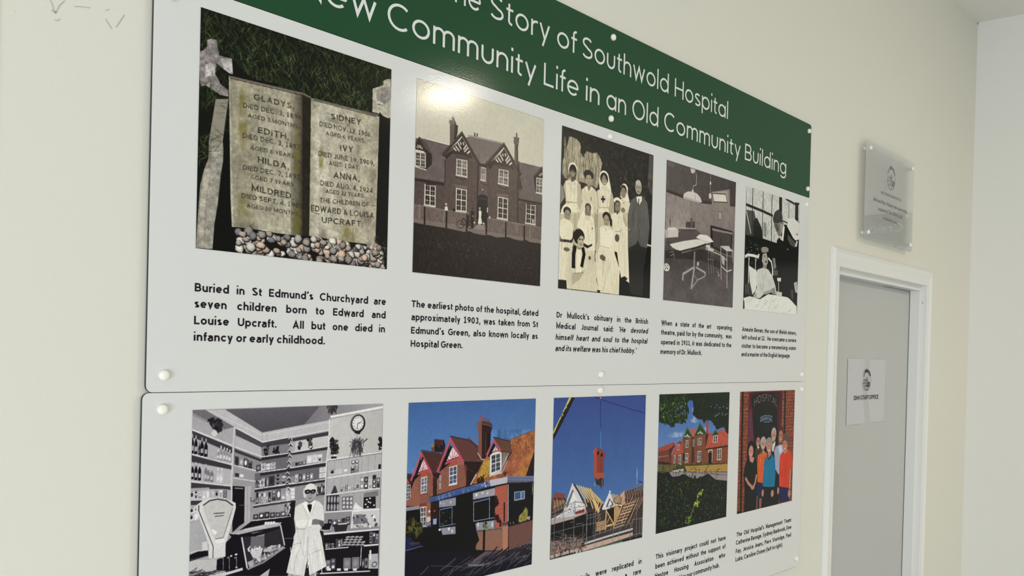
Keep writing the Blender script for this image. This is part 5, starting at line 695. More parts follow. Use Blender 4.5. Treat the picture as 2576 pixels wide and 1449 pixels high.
"7":[["G","41649f","6292c6","y",[0,0,1000,0,1000,620,0,620]],["P","0c0b11",[0,600,1000,600,1000,1000,0,1000]],["P","3a2624",[-2,407,49,381,174,381,431,436,620,465,1002,488,999,547,-3,448]],["P","15131a",[-8,419,998,515,1005,855,-8,712]],["P","30201f",[181,395,208,398,212,502,184,506]],["P","3c2c2b",[-4,367,33,370,30,406,-3,397]],["P","6b4238",[164,233,186,226,189,266,165,263]],["P","8a7a40",[163,228,185,224,202,236,164,242]],["P","241a1d",[185,199,254,207,266,236,263,254,247,274,187,266]],["L","7a3a38",4.1,[193,199,195,228]],["L","18141a",3.3,[199,200,201,228]],["L","7a3a38",4.1,[205,201,207,230]],["L","18141a",3.3,[211,202,213,230]],["L","7a3a38",4.1,[218,203,220,232]],["L","18141a",3.3,[224,204,226,232]],["L","7a3a38",4.1,[230,204,232,234]],["L","18141a",3.3,[236,205,238,234]],["L","7a3a38",4.1,[243,206,245,235]],["L","18141a",3.3,[249,207,251,236]],["L","8a86a0",1.6,[207,238,227,241]],["P","4b2d2a",[93,255,235,281,252,271,284,237,258,314,217,383,174,383]],["P","5e3a36",[300,190,449,218,520,259,566,350,407,330]],["L","18141a",3.8,[298,188,446,219]],["L","18141a",3.2,[92,251,233,278]],["P","6b5040",[418,213,448,201,454,218]],["P","4b2d2a",[454,215,520,259,508,270,449,222]],["P","8f5b4c",[50,412,95,309,154,358,179,389,186,508,170,513,173,667,98,588,90,543,-5,508]],["P","8d4a3c",[174,388,212,392,215,469,181,466]],["P","94604f",[238,365,314,246,402,335,428,359,430,480,210,502,206,447,208,402]],["P","261a1b",[409,332,563,349,543,372,507,412,463,472,432,484]],["P","2a1e1e",[174,381,217,381,231,383,237,404,213,413,189,400]],["P","30201f",[182,399,210,412,212,469,184,466]],["P","30201f",[181,420,209,422,212,503,184,506]],["N",0.2,7,[47,298,427,326,430,490,-7,447]],["R",60,"7a4c40",1.0,[237,340,425,355,428,482,210,502]],["R",60,"7a4c40",1.0,[50,350,179,385,168,527,95,543]],["P","120c10",[40,409,95,281,77,366,108,299,144,354]],["P","e0d6d6",[77,366,108,299,144,354]],["L","bb4e5e",4.0,[108,303,108,358]],["L","bb4e5e",4.0,[91,336,106,360]],["L","bb4e5e",4.0,[85,349,99,363]],["L","bb4e5e",4.0,[123,325,110,355]],["L","bb4e5e",4.0,[133,343,117,355]],["L","b8495b",12.7,[71,376,150,361]],["L","ba4c5e",11.8,[27,408,94,267,170,379]],["L","d06a78",2.4,[24,404,94,263]],["L","120c10",10.3,[42,411,89,329,108,289]],["P","120c10",[30,413,71,348,90,305,108,292,72,369,54,398]],["P","120c10",[225,378,304,221,274,323,318,246,370,302]],["P","e0d6d6",[274,323,318,246,370,302]],["L","bb4e5e",4.2,[319,250,319,313]],["L","bb4e5e",4.2,[293,288,314,312]],["L","bb4e5e",4.2,[282,308,302,321]],["L","bb4e5e",4.2,[340,273,326,308]],["L","bb4e5e",4.3,[358,292,336,305]],["L","b8495b",15.0,[264,336,378,311]],["L","ba4c5e",13.2,[211,377,303,206,404,336]],["L","d06a78",2.5,[208,372,303,202]],["P","120c10",[231,383,267,307,304,242,319,247,275,326,259,342,240,366]],["L","ba4c5e",4.2,[250,366,252,390]],["L","ba4c5e",4.3,[402,339,404,365]],["L","ba4c5e",4.1,[172,383,173,406]],["L","8a3a40",6.1,[427,361,427,483]],["L","c05060",5.5,[-3,393,17,422]],["P","9b5c40",[578,317,615,303,778,237,1000,187,1002,322,927,460,768,448,615,460,504,474,463,474,512,410,563,340]],["N",0.3,26,[557,165,1000,187,1008,469,463,476]],["U","c08a3c",0.5,[0,0],[[930,430,70,90],[860,460,40,40],[600,660,30,100],[960,380,50,60]]],["B",70,["b5823c","a87a3a","8d5a40","b56a48"],4,12,[778,245,998,195,1001,290,816,355]],["P","ad8a3c",[568,340,612,340,615,425,545,458,504,469,518,422]],["N",0.3,12,[510,332,616,340,614,430,504,472]],["B",40,["2a1c1a","3a2420"],5,14,[514,444,571,426,588,447,556,470,514,469]],["B",14,["4a2a22"],4,9,[723,428,773,421,751,442]],["P","251a1f",[1001,314,1002,466,927,460,957,397]],["L","7a4a3c",3.7,[761,236,1000,188]],["P","8a5548",[505,122,542,115,549,330,519,296,518,178,506,144]],["R",44,"6d4238",1,[513,122,542,116,549,328,520,293]],["P","2b1b1b",[542,127,625,142,626,161,616,190,614,273,578,330,549,332]],["P","4a3230",[542,115,600,122,625,138,626,153,542,136]],["L","5a3430",4.5,[576,185,577,311]],["P","1a1214",[589,189,616,190,614,273,589,320]],["P","a04a40",[528,88,544,87,546,118,529,117]],["L","8a3c38",5.8,[554,93,556,124]],["L","8a3c38",5.8,[569,96,571,127]],["L","8a3c38",5.8,[583,99,585,131]],["L","8a3c38",5.8,[598,102,600,134]],["L","8d8a86",1.8,[550,133,593,142,620,153]],["L","d5d3d6",4.4,[514,294,549,335,568,334]],["P","5f4136",[636,212,785,245,800,310,707,295]],["L","18141a",3.6,[636,211,784,245]],["P","3c2728",[705,296,800,310,754,358,717,416]],["V",5,"c5b5b0",5,[710,302,775,310,748,354,717,409]],["P","120c10",[603,315,643,244,630,299,656,266,682,292]],["P","e0d6d6",[630,299,656,266,682,292]],["L","bb4e5e",4.5,[656,272,657,294]],["L","bb4e5e",4.5,[641,290,652,296]],["L","bb4e5e",4.6,[668,284,661,294]],["L","b8495b",4.5,[631,299,680,292]],["L","ba4c5e",11.6,[587,314,641,229,706,295]],["L","d06a78",2.7,[584,309,641,225]],["P","14101a",[594,320,614,288,643,244,657,264,626,304,616,325]],["P","dcdadc",[615,314,636,302,669,297,702,301,709,309,712,408,616,427]],["W",2,4,"dcdadc","3a3c48",[622,313,703,304,708,408,623,422]],["P","c5c3c4",[615,426,714,410,715,426,613,438]],["L","b0acb4",6.5,[760,357,717,424]],["L","c9c7ca",7.0,[507,412,463,470]],["L","5a3430",2.6,[439,375,497,405]],["P","a5543c",[93,383,136,371,139,392,95,399]],["P","a5543c",[290,345,351,324,357,348,301,354]],["W",2,4,"dddbde","4a5068",[97,397,140,392,140,478,97,482]],["W",2,4,"dddbde","3c4260",[298,357,358,350,359,451,300,456]],["P","e4e2e4",[296,455,361,450,361,456,297,460]],["W",2,4,"dddbde","4a4850",[97,550,140,551,140,660,101,660]],["W",1,3,"c5bfc4","7a7480",[227,396,239,396,240,468,228,470]],["P","b8495b",[-3,400,9,408,17,422,-3,421]],["W",2,4,"d5d3d8","3c4050",[-8,426,25,426,27,502,-6,505]],["P","8f5b4c",[30,495,89,498,95,547,-5,535,-6,511]],["P","7d3c30",[90,534,141,533,141,552,90,551]],["L","6a3c32",2.4,[93,489,121,487,139,489,153,496]],["P","8f8a98",[-5,542,90,543,92,562,-5,561]],["P","bcb9c2",[617,456,765,450,767,486,618,494]],["P","5d6486",[767,447,1002,468,1000,500,769,484]],["L","8a90ac",2.8,[769,452,1001,473]],["L","8a90ac",2.3,[769,467,1000,488]],["P","3b5388",[153,511,400,482,559,466,617,460,624,494,411,513,159,535]],["L","6a80b0",2.0,[154,512,410,485,617,461]],["B",30,["8d9cc0","c5c8d5"],2,8,[502,475,617,464,618,486,523,495]],["S",24,["8d9cc0","6a80b0"],[10,22],4,[60,120],[196,516,502,486,502,493,216,529]],["L","18141a",4.0,[156,508,400,478,564,462]],["P","0d0c12",[171,536,411,515,662,498,671,755,521,735,514,852,177,808]],["P","2a1c1a",[169,537,225,533,229,639,171,625]],["P","8d8c9c",[229,533,354,527,355,572,230,570]],["P","9a99a6",[485,517,662,505,663,549,486,555]],["P","8f8fa0",[509,689,666,691,667,740,521,732]],["P","8d8c9c",[247,682,357,687,358,729,260,721]],["E","d8d6cc",264,551,2.9,5.0],["E","d8d6cc",315,550,4.9,6.5],["E","d8d6cc",242,547,3.9,4.3],["E","d8d6cc",514,531,11.5,9.2],["E","d8d6cc",560,525,7.4,6.7],["E","d8d6cc",603,529,4.3,11.2],["E","d8d6cc",532,699,5.3,14.8],["E","d8d6cc",647,714,5.4,15.1],["E","d8d6cc",307,695,7.9,9.3],["E","d8d6cc",332,709,6.9,8.6],["E","d8d6cc",239,690,9.6,7.1],["P","0d0c12",[236,580,326,571,327,671,239,672]],["L","7080a4",3.7,[235,584,238,672]],["L","6a7cb0",5.8,[235,582,328,578]],["L","8d98b5",4.2,[327,569,329,673]],["L","7080a4",4.1,[237,673,356,673]],["P","0b0b10",[494,562,621,555,622,675,498,673]],["L","8d98b5",5.2,[492,562,496,676]],["L","6a7cb0",7.0,[492,570,621,562]],["L","8d98b5",5.4,[620,554,623,677]],["L","8d98b5",5.3,[494,677,665,677]],["B",20,["24402a","1c2c20","5c6a60"],4,10,[242,598,314,586,317,665,248,656]],["L","a5a8a0",2.1,[244,655,270,669]],["P","9c4538",[662,502,768,496,778,746,670,740]],["R",40,"c08878",1.4,[662,502,768,496,778,746,670,740]],["B",26,["2a1416"],6,18,[664,566,686,564,698,596,666,619]],["P","1c1014",[739,597,750,598,753,709,743,711]],["B",16,["2a1416"],6,16,[667,649,718,693,719,731,668,679]],["P","15131a",[779,493,996,502,999,720,788,744]],["N",0.3,14,[782,594,996,617,999,720,787,740]],["P","a5a5b4",[827,545,922,547,923,597,829,599]],["P","34507f",[833,550,882,550,884,591,835,592]],["P","4f6a95",[891,551,916,552,917,592,892,592]],["L","c9c6c4",5.6,[774,497,781,712]],["L","b0a8a8",3.9,[989,506,990,577]],["P","85803f",[868,724,876,693,896,680,907,677,921,655,931,645,954,667,953,706,941,728,895,738]],["N",0.4,8,[865,637,953,647,956,746,869,735]],["P","6a6a3a",[791,725,800,718,809,735]],["P","7a7a4a",[820,729,828,716,834,734]],["P","7e5548",[511,735,731,743,730,721,735,716,780,723,787,884,593,856,519,838]],["P","b0705a",[736,737,782,739,786,883,741,876]],["P","4a4048",[730,713,781,717,781,731,730,728]],["P","4a4048",[510,731,731,742,731,753,511,741]],["R",17,"a58472",1.6,[516,738,781,743,786,883,519,840]],["P","120e12",[500,732,521,735,544,790,523,809,504,850,473,845]],["P","5a332f",[787,747,1002,730,1003,847,792,883]],["R",17,"a08a84",1.5,[787,747,1002,730,1003,847,792,883]],["L","2a2028",7.5,[786,743,1001,728]],["P","b89a88",[940,707,976,705,971,728,947,721]],["B",20,["4c4a2a","6a6a38","2a2a1a"],6,12,[567,689,599,700,595,737,573,719]],["B",14,["5c6a38","7a8a48"],5,10,[583,713,626,726,622,741,584,736]],["P","5f5258",[455,914,500,894,594,861,786,884,1000,846,999,949,799,941,580,940,465,925]],["P","15151f",[-6,766,473,842,567,860,455,912,465,925,580,940,999,949,998,1002,583,1003,-7,902]],["S",70,["2b2630","1c1a22"],[50,140],9,[5,25],[605,884,997,885,999,945,634,937]],["S",50,["3f404e","55535c","2a2c3a"],[50,130],5,[10,30],[42,890,578,869,997,956,998,996,582,996]],["L","8a8078",5.2,[460,916,528,929,580,936]],["L","6a646a",2.0,[179,875,305,898,425,922,580,940]],["L","0a080c",16.1,[583,737,582,860]],["P","0c0b11",[-5,561,91,563,98,658,173,674,177,808,-2,770]],["B",110,["3f3c24","55522c","2a2a1c","1a1a14"],8,18,[-2,610,33,601,93,640,136,669,82,710,37,711,-1,665]],["B",20,["4a70a8","c5c8d5"],4,10,[144,646,172,646,170,663,145,660]],["P","c5c3ba",[143,609,171,611,172,632,144,643]],["P","8aa0c8",[188,625,215,626,215,657,189,656]],["E","8a4030",198,584,7.6,7.0],["E","d5d3d0",161,582,7.5,7.0],["P","1e2444",[-3,695,36,701,60,730,103,741,104,757,56,762,-2,769]],["P","4a3440",[24,730,96,735,103,743,38,744]],["L","6a7cb0",3.5,[-2,768,56,765,97,761,122,762]]],
"8":[["G","384c8c","4f7cb2","y",[0,0,1000,0,1000,1000,0,1000]],["P","201c22",[164,-2,205,-1,198,12,94,147,4,260,-3,218]],["P","c9c66c",[149,-2,170,-2,161,13,81,109,3,226,-3,211,52,138]],["S",26,["3a3a48","e5e2b0"],[8,16],4,[30,150],[141,26,150,27,73,131,58,134]],["P","8a5560",[465,0,488,0,487,22,469,21]],["E","e0c0b8",473,12,5.9,4.4],["L","1c2250",4.6,[474,26,482,206]],["L","5c98c6",4.6,[483,234,491,343]],["L","2c5080",2.6,[467,249,461,331]],["L","33406a",2.1,[469,54,469,202]],["L","1c2656",4.1,[405,1,598,47,845,99,997,125]],["L","1c2656",4.1,[474,21,477,44]],["P","b5553c",[410,353,447,332,450,352,457,535,428,533,419,390,408,365]],["P","843c36",[447,332,532,366,542,382,536,402,527,413,534,542,457,535]],["R",55,"8a3a2e",1,[418,350,449,344,456,531,428,528]],["L","5a2826",3.1,[493,403,500,535]],["E","1e1416",465,372,12.5,12.0],["E","1e1416",504,386,13.9,12.0],["L","a56a50",3.6,[482,360,482,390]],["L","a56a50",3.6,[519,374,520,397]],["P","a5523f",[419,497,533,506,534,553,528,548,501,536,467,547,443,531,423,516]],["P","3a2c30",[467,546,501,537,531,549,532,582,517,608,505,608,503,595,462,577,467,552]],["P","6a88a0",[427,562,446,560,447,585,429,588]],["P","2a2c38",[432,530,467,547,464,580,447,574,446,546]],["L","8aa8c0",3.6,[517,547,516,604]],["L","b8cadb",4.5,[915,508,919,571]],["L","c5d5e0",3.9,[915,528,918,618]],["L","20242e",5.3,[941,599,1000,621]],["P","3c3332",[-2,624,31,614,128,629,165,668,331,677,388,587,483,685,530,718,569,703,720,671,819,652,1001,640,1000,1001,683,1003,0,1001]],["P","8a4136",[16,619,18,602,37,587,127,604,125,633,72,625]],["L","8a5c48",5.5,[4,620,27,715]],["L","d0ac80",3.3,[20,688,38,637]],["L","c09a70",5.5,[19,626,42,711]],["L","d0ac80",3.3,[32,685,49,638]],["L","8a5c48",5.5,[34,632,57,708]],["L","d0ac80",3.3,[44,682,60,639]],["L","c09a70",5.5,[49,625,72,704]],["L","d0ac80",3.3,[56,679,71,640]],["L","8a5c48",5.5,[64,631,87,701]],["L","d0ac80",3.3,[69,676,83,642]],["L","c09a70",5.6,[80,637,103,697]],["L","d0ac80",3.3,[81,672,94,643]],["L","8a5c48",5.6,[95,630,118,694]],["L","d0ac80",3.3,[93,669,105,644]],["L","c09a70",5.6,[110,636,133,690]],["L","d0ac80",3.4,[106,666,116,645]],["L","8a5c48",5.6,[126,642,148,686]],["L","d0ac80",3.4,[118,663,127,646]],["P","d0cdd0",[110,725,200,545,225,553,263,606,331,677,356,747,232,757,2,773,3,747,103,724]],["P","6a6a74",[137,683,205,585,219,593,159,695]],["P","e0dee0",[166,695,212,601,265,661,317,694,318,731,167,731]],["B",70,["2a2a30","8a8a94","f0eeee","5c5c66"],2,7,[143,666,229,657,332,696,341,743,22,758,15,749]],["L","2a2830",10.3,[214,550,263,602,333,691]],["L","d3b684",9.8,[243,559,331,654,359,713]],["L","d3b684",9.8,[267,565,361,663,392,723]],["L","d3b684",9.9,[290,572,391,672,425,733]],["L","d3b684",9.9,[314,578,421,681,459,744]],["L","d3b684",10.0,[338,585,452,690,493,754]],["L","d3b684",10.0,[362,591,483,699,451,756]],["L","d3b684",10.1,[386,598,514,708,475,765]],["L","d3b684",11.8,[388,594,437,689,489,762]],["L","c9ac74",10.7,[389,607,466,659,534,709]],["L","8a7048",4.8,[506,687,523,726]],["P","2c2828",[361,681,392,693,408,732,370,719]],["L","d3b684",8.4,[438,708,479,761]],["L","d3b684",8.4,[447,709,481,761]],["L","d3b684",8.4,[456,710,484,762]],["L","d3b684",8.4,[465,711,486,762]],["L","d3b684",8.4,[474,712,488,762]],["P","d8d6da",[519,745,595,647,602,641,665,728,747,742,752,752,674,741,571,755,535,754]],["P","4a4850",[564,740,601,681,653,731,642,737]],["P","dcdade",[582,738,607,693,637,730]],["E","f0f0f0",605,639,9.6,6.7],["L","cdae80",8.0,[619,654,673,719]],["L","cdae80",8.1,[639,658,691,724]],["L","cdae80",8.1,[659,663,709,728]],["L","cdae80",8.1,[680,667,727,732]],["L","cdae80",8.2,[700,672,746,737]],["L","cdae80",8.2,[721,676,764,741]],["P","c09a88",[720,671,773,648,779,707,789,737,756,748,747,723]],["L","8a6a62",7.0,[772,725,796,645,808,710]],["L","b08870",5.7,[725,817,788,727]],["L","8a6a62",7.0,[803,722,827,645,840,708]],["L","b08870",5.7,[756,813,820,724]],["L","8a6a62",7.1,[835,718,859,644,872,707]],["L","b08870",5.7,[788,809,852,720]],["L","8a6a62",7.1,[867,715,892,644,904,705]],["L","b08870",5.8,[819,804,884,717]],["L","8a6a62",7.2,[899,711,924,644,937,703]],["L","b08870",5.8,[851,800,916,713]],["L","8a6a62",7.2,[932,708,957,644,970,702]],["L","b08870",5.8,[883,796,949,710]],["L","8a6a62",7.3,[964,704,990,643,1003,700]],["L","b08870",5.9,[915,792,982,706]],["L","8a6a62",7.3,[998,701,1024,643,1036,699]],["L","b08870",5.9,[948,788,1015,703]],["L","7a5a4a",8.6,[993,714,869,883]],["L","b8906c",8.6,[951,710,827,878]],["L","7a5a4a",8.5,[909,706,785,872]],["L","b8906c",8.4,[868,701,743,867]],["L","7a5a4a",8.4,[827,697,702,862]],["L","b8906c",8.3,[787,693,662,857]],["L","7a5a4a",8.2,[747,689,621,852]],["L","b8906c",8.2,[708,685,582,847]],["L","7a5a4a",8.1,[669,681,542,842]],["L","b89470",7.8,[915,736,781,746]],["L","d5b890",7.8,[895,757,763,767]],["L","b89470",7.8,[874,779,746,788]],["L","d5b890",7.8,[854,800,728,809]],["L","b89470",7.7,[833,821,711,830]],["L","d5b890",7.7,[813,842,694,851]],["L","b89470",7.7,[793,863,677,872]],["L","d5b890",7.6,[773,883,660,893]],["P","1a1716",[579,761,662,752,665,852,595,782]],["L","d8b478",10.4,[569,758,566,892]],["L","d8b478",8.0,[573,765,655,858]],["L","d8b478",10.6,[663,752,666,857]],["L","d8b478",13.5,[567,867,663,863]],["P","b89068",[670,738,723,759,708,795,673,839]],["L","d8b478",8.9,[755,733,709,815,655,889]],["L","a08068",7.3,[500,752,471,786]],["L","c9a880",7.2,[465,832,557,829]],["L","a08068",7.3,[506,776,476,808]],["L","c9a880",7.2,[465,842,558,840]],["L","a08068",7.3,[511,800,481,829]],["L","c9a880",7.2,[465,852,558,850]],["L","a08068",7.3,[517,824,487,851]],["L","c9a880",7.2,[466,863,558,861]],["L","a08068",7.3,[522,848,492,873]],["L","c9a880",7.2,[466,873,559,871]],["L","a08068",7.3,[528,873,497,894]],["L","c9a880",7.2,[466,883,559,881]],["L","8a7460",5.4,[444,913,466,860]],["L","8a7460",5.4,[502,912,523,859]],["L","8a7460",5.5,[560,912,582,858]],["L","8a7460",5.6,[619,911,642,857]],["L","8a7460",5.6,[680,911,702,856]],["L","8a7460",5.7,[741,910,763,855]],["L","8a7460",5.8,[803,909,826,854]],["L","8a7460",5.8,[866,909,889,853]],["P","1b1918",[9,783,147,769,349,753,439,754,452,914,369,921,172,884,7,896]],["L","b89c92",12.0,[4,779,168,770,352,749]],["P","b0a0a0",[3,751,111,751,232,757,233,775,4,773]],["P","7a3a34",[238,731,333,723,337,745,239,749]],["P","c5c2c5",[146,733,234,726,235,748,153,752]],["L","c0c1c8",14.0,[344,949,585,937,883,925]],["P","c2a698",[254,968,585,956,884,949,885,973,586,989,255,1000]],["P","171514",[372,1008,847,988,1000,984,1000,1001,764,995,448,1006]],["L","5c9a6c",7.2,[447,1000,602,998,764,996]],["P","8a6c60",[6,887,172,884,324,905,327,979,175,979,6,984]],["N",0.5,10,[-2,851,339,898,342,1004,3,992]],["P","b8a8a0",[2,974,175,970,341,972,342,988,176,988,3,994]],["S",110,["6d6a70","2a2828","8a7e78","3c3634","201c1c"],[15,60],4,[60,120],[5,861,338,884,342,999,6,988]],["S",70,["6d6a70","2a2828","5c5e66","201c1c"],[30,70],3,[-20,10],[5,844,338,861,342,981,6,966]],["L","767882",4.4,[31,724,36,997]],["L","767882",4.4,[40,690,39,778]],["L","767882",4.5,[122,690,128,998]],["L","767882",4.6,[225,666,233,1005]],["L","767882",4.6,[236,658,234,739]],["L","767882",4.7,[347,688,344,752]],["L","767882",4.7,[363,745,366,948]],["L","767882",4.7,[358,754,361,984]],["L","767882",4.7,[401,759,400,842]],["L","767882",4.8,[431,753,433,920]],["L","767882",4.8,[450,746,454,1002]],["L","767882",4.9,[534,934,531,995]],["L","767882",5.0,[654,875,653,989]],["L","767882",5.0,[721,883,719,984]],["L","767882",5.1,[781,872,777,900]],["L","767882",5.2,[856,881,855,998]],["L","767882",5.2,[923,712,927,999]],["L","767882",5.3,[967,856,965,969]],["L","767882",4.7,[325,814,324,905]],["L","767882",5.3,[989,858,988,987]],["L","767882",3.8,[6,839,170,830,366,826]],["L","767882",3.8,[2,712,236,665,343,688]],["L","767882",3.8,[2,734,230,703,344,706]],["L","767882",4.1,[340,917,583,899,877,881]],["L","767882",3.8,[7,909,173,911,340,921]],["L","767882",4.1,[357,772,470,767]],["L","767882",4.1,[358,791,463,785]],["L","767882",4.1,[374,829,472,828]],["L","767882",3.8,[4,931,340,935]],["L","767882",4.5,[878,629,998,620]],["L","767882",4.6,[883,661,999,648]],["L","767882",4.5,[868,863,1002,862]],["L","767882",4.5,[838,967,999,969]],["L","767882",4.0,[248,813,314,813]],["L","767882",4.0,[190,793,222,794]],["L","767882",4.0,[236,667,347,688]],["L","767882",3.3,[916,617,917,662]],["L","767882",3.3,[959,621,961,666]],["L","767882",3.3,[999,625,1000,670]]],
"9":[["G","3a5fa2","7795c4","y",[0,0,1000,0,1000,600,0,600]],["P","1a2214",[0,600,1000,600,1000,1000,0,1000]],["U","a9b6cc",0.7,[0,0],[[250,300,120,22],[480,205,60,20],[640,290,50,30],[500,130,60,80],[950,120,50,60]]],["P","3f4428",[4,473,999,544,1005,654,7,571]],["P","9c4a3a",[4,383,211,352,231,397,131,404,4,407]],["P","6f3d33",[4,407,131,404,173,431,173,504,4,488]],["L","b5a094",4.0,[6,449,129,448]],["P","4a2c28",[135,406,226,366,170,439,173,508]],["P","ac4e40",[168,443,251,367,329,355,336,442]],["P","7f4636",[171,445,333,442,337,532,173,509]],["P","784a35",[321,347,378,269,454,328,480,333,559,242,658,317,655,546,342,527]],["P","4a2c26",[448,331,483,329,496,524,451,525]],["P","b85a4e",[396,251,437,276,515,265,483,329,456,326]],["P","b25242",[684,316,992,293,998,425,653,429]],["N",0.15,14,[647,278,992,293,999,451,653,429]],["P","824834",[653,429,998,425,1002,566,655,546]],["P","3c2622",[650,431,998,425,999,437,651,443]],["P","3c2622",[648,318,692,316,653,423]],["P","a5483d",[653,222,681,219,692,316,656,320]],["N",0.2,8,[166,317,995,360,1002,570,173,516]],["P","27422c",[327,342,380,265,445,324]],["L","e8e6dc",7.4,[360,319,347,324]],["L","e8e6dc",7.4,[371,311,365,325]],["L","e8e6dc",7.5,[383,303,383,326]],["L","e8e6dc",7.5,[394,312,402,327]],["L","e8e6dc",7.5,[406,321,421,328]],["L","2f5c34",9.5,[315,346,379,254,454,328]],["L","7aa058",3.2,[315,342,379,248]],["P","27422c",[492,323,558,239,651,313]],["L","e8e6dc",7.7,[545,303,530,309]],["L","e8e6dc",7.7,[556,295,550,310]],["L","e8e6dc",7.7,[568,287,569,311]],["L","e8e6dc",7.7,[580,296,588,312]],["L","e8e6dc",7.7,[593,306,608,313]],["L","2f5c34",9.7,[480,327,558,228,661,317]],["L","7aa058",3.2,[480,322,558,221]],["P","27422c",[747,339,792,294,842,331]],["L","2f5c34",9.1,[747,341,792,294,845,334]],["P","8a3c34",[244,367,281,346,322,360,294,378]],["W",2,2,"e6e4e0","4a4648",[367,351,405,353,407,406,366,405]],["W",2,2,"e6e4e0","4a4648",[536,344,587,343,588,397,538,397]],["W",2,2,"e6e4e0","4a4648",[362,447,404,447,404,519,364,519]],["W",2,2,"e6e4e0","4a4648",[537,443,587,444,586,527,537,526]],["W",2,2,"e6e4e0","4a4648",[763,337,831,335,830,392,761,391]],["W",2,2,"e6e4e0","4a4648",[831,443,897,443,897,535,831,532]],["W",2,2,"e6e4e0","4a4648",[204,453,233,451,231,509,205,510]],["W",2,2,"e6e4e0","4a4648",[271,452,307,452,307,530,272,511]],["W",2,2,"e6e4e0","4a4648",[250,375,284,373,284,416,250,415]],["W",2,2,"e6e4e0","4a4648",[463,350,485,349,486,401,465,402]],["P","120e10",[698,466,750,468,752,551,705,549]],["L","dedcd8",6.8,[698,468,697,446,754,445,755,543]],["P","1a1412",[333,446,353,443,356,502,336,501]],["L","5a3c30",3.0,[8,428,129,429]],["P","2c2220",[9,481,173,504,173,516,10,503]],["P","b28c4c",[360,541,671,560,996,573,999,638,736,614,395,584]],["R",3,"7a6030",2,[401,545,996,576,999,637,402,585]],["B",40,["2a4420","4a6a30","5c3a2a"],5,12,[342,513,994,548,996,578,343,536]],["P","948a8c",[161,568,344,577,996,643,999,711,739,673,176,612]],["L","5a5458",4.3,[344,582,997,663]],["P","d0cdca",[175,563,344,560,359,578,259,576]],["P","6a5a3c",[5,503,257,522,147,567,6,548]],["B",60,["4a5a2c","6a5a34","3c4a24"],6,16,[5,495,314,526,147,559,7,555]],["P","121810",[1,555,66,572,134,566,204,610,288,610,345,599,433,630,493,655,598,644,705,629,802,678,901,720,996,712,1000,1002,-3,1000]],["B",1500,["10180c","18260f","14200f","22361a","2a421f","0a0f08","1c2c15","0e140b"],5,15,[2,578,346,622,707,654,997,729,1000,996,0,989]],["B",420,["2f4c22","3a5a2a","426632","26401c"],4,12,[14,609,967,743,979,980,26,973]],["B",40,["c0bdb4","55604a"],2,4,[13,594,967,735,973,862,21,836]],["B",90,["1c2216","2a3420","45402a"],5,11,[134,566,490,571,736,607,895,603,867,684,347,638]],["L","2a2a1c",4.2,[273,585,251,552,264,530]],["L","2a2a1c",4.4,[508,652,528,590,489,555]],["L","2a2a1c",4.6,[801,653,831,615,879,602]],["L","2a2a1c",4.5,[644,648,672,586,710,564]],["L","a88a4a",6.6,[453,946,502,867,603,749]],["B",22,["8aa83c","b0c850","6a8a34"],9,17,[501,835,591,829,562,874,502,859]],["B",20,["8aa83c","6a8a34"],8,14,[387,934,475,928,463,991,388,973]],["B",20,["9ab848"],6,12,[543,776,633,744,619,775,559,801]],["L","a88a4a",4.2,[306,697,337,755]],["P","1a2812",[-1,-1,1000,-1,1003,194,1005,331,984,333,955,312,928,274,864,283,808,293,783,251,718,216,656,206,619,238,595,203,534,200,481,176,451,159,471,97,439,49,389,56,368,79,398,118,400,150,364,156,359,226,330,209,309,228,259,210,204,220,211,239,163,244,121,216,87,207,3,198]],["B",520,["1a2812","24371a","2e4622","121a0c","1e2e14","3a5426"],6,17,[2,4,365,5,391,126,359,210,259,214,163,233,3,193]],["B",620,["1a2812","22341a","121a0c","1c2a14","0c1408"],6,17,[437,-1,997,2,1004,310,928,274,816,277,718,208,595,203,474,168]],["B",50,["5c8034","7a9a44","4a6c30"],6,13,[3,56,367,63,359,210,53,199]],["B",24,["3f5fa0","6a86b8"],5,10,[158,89,369,94,386,172,188,166]],["B",16,["6a86b8","a9b6cc"],5,10,[713,103,985,93,973,193,780,186]]],
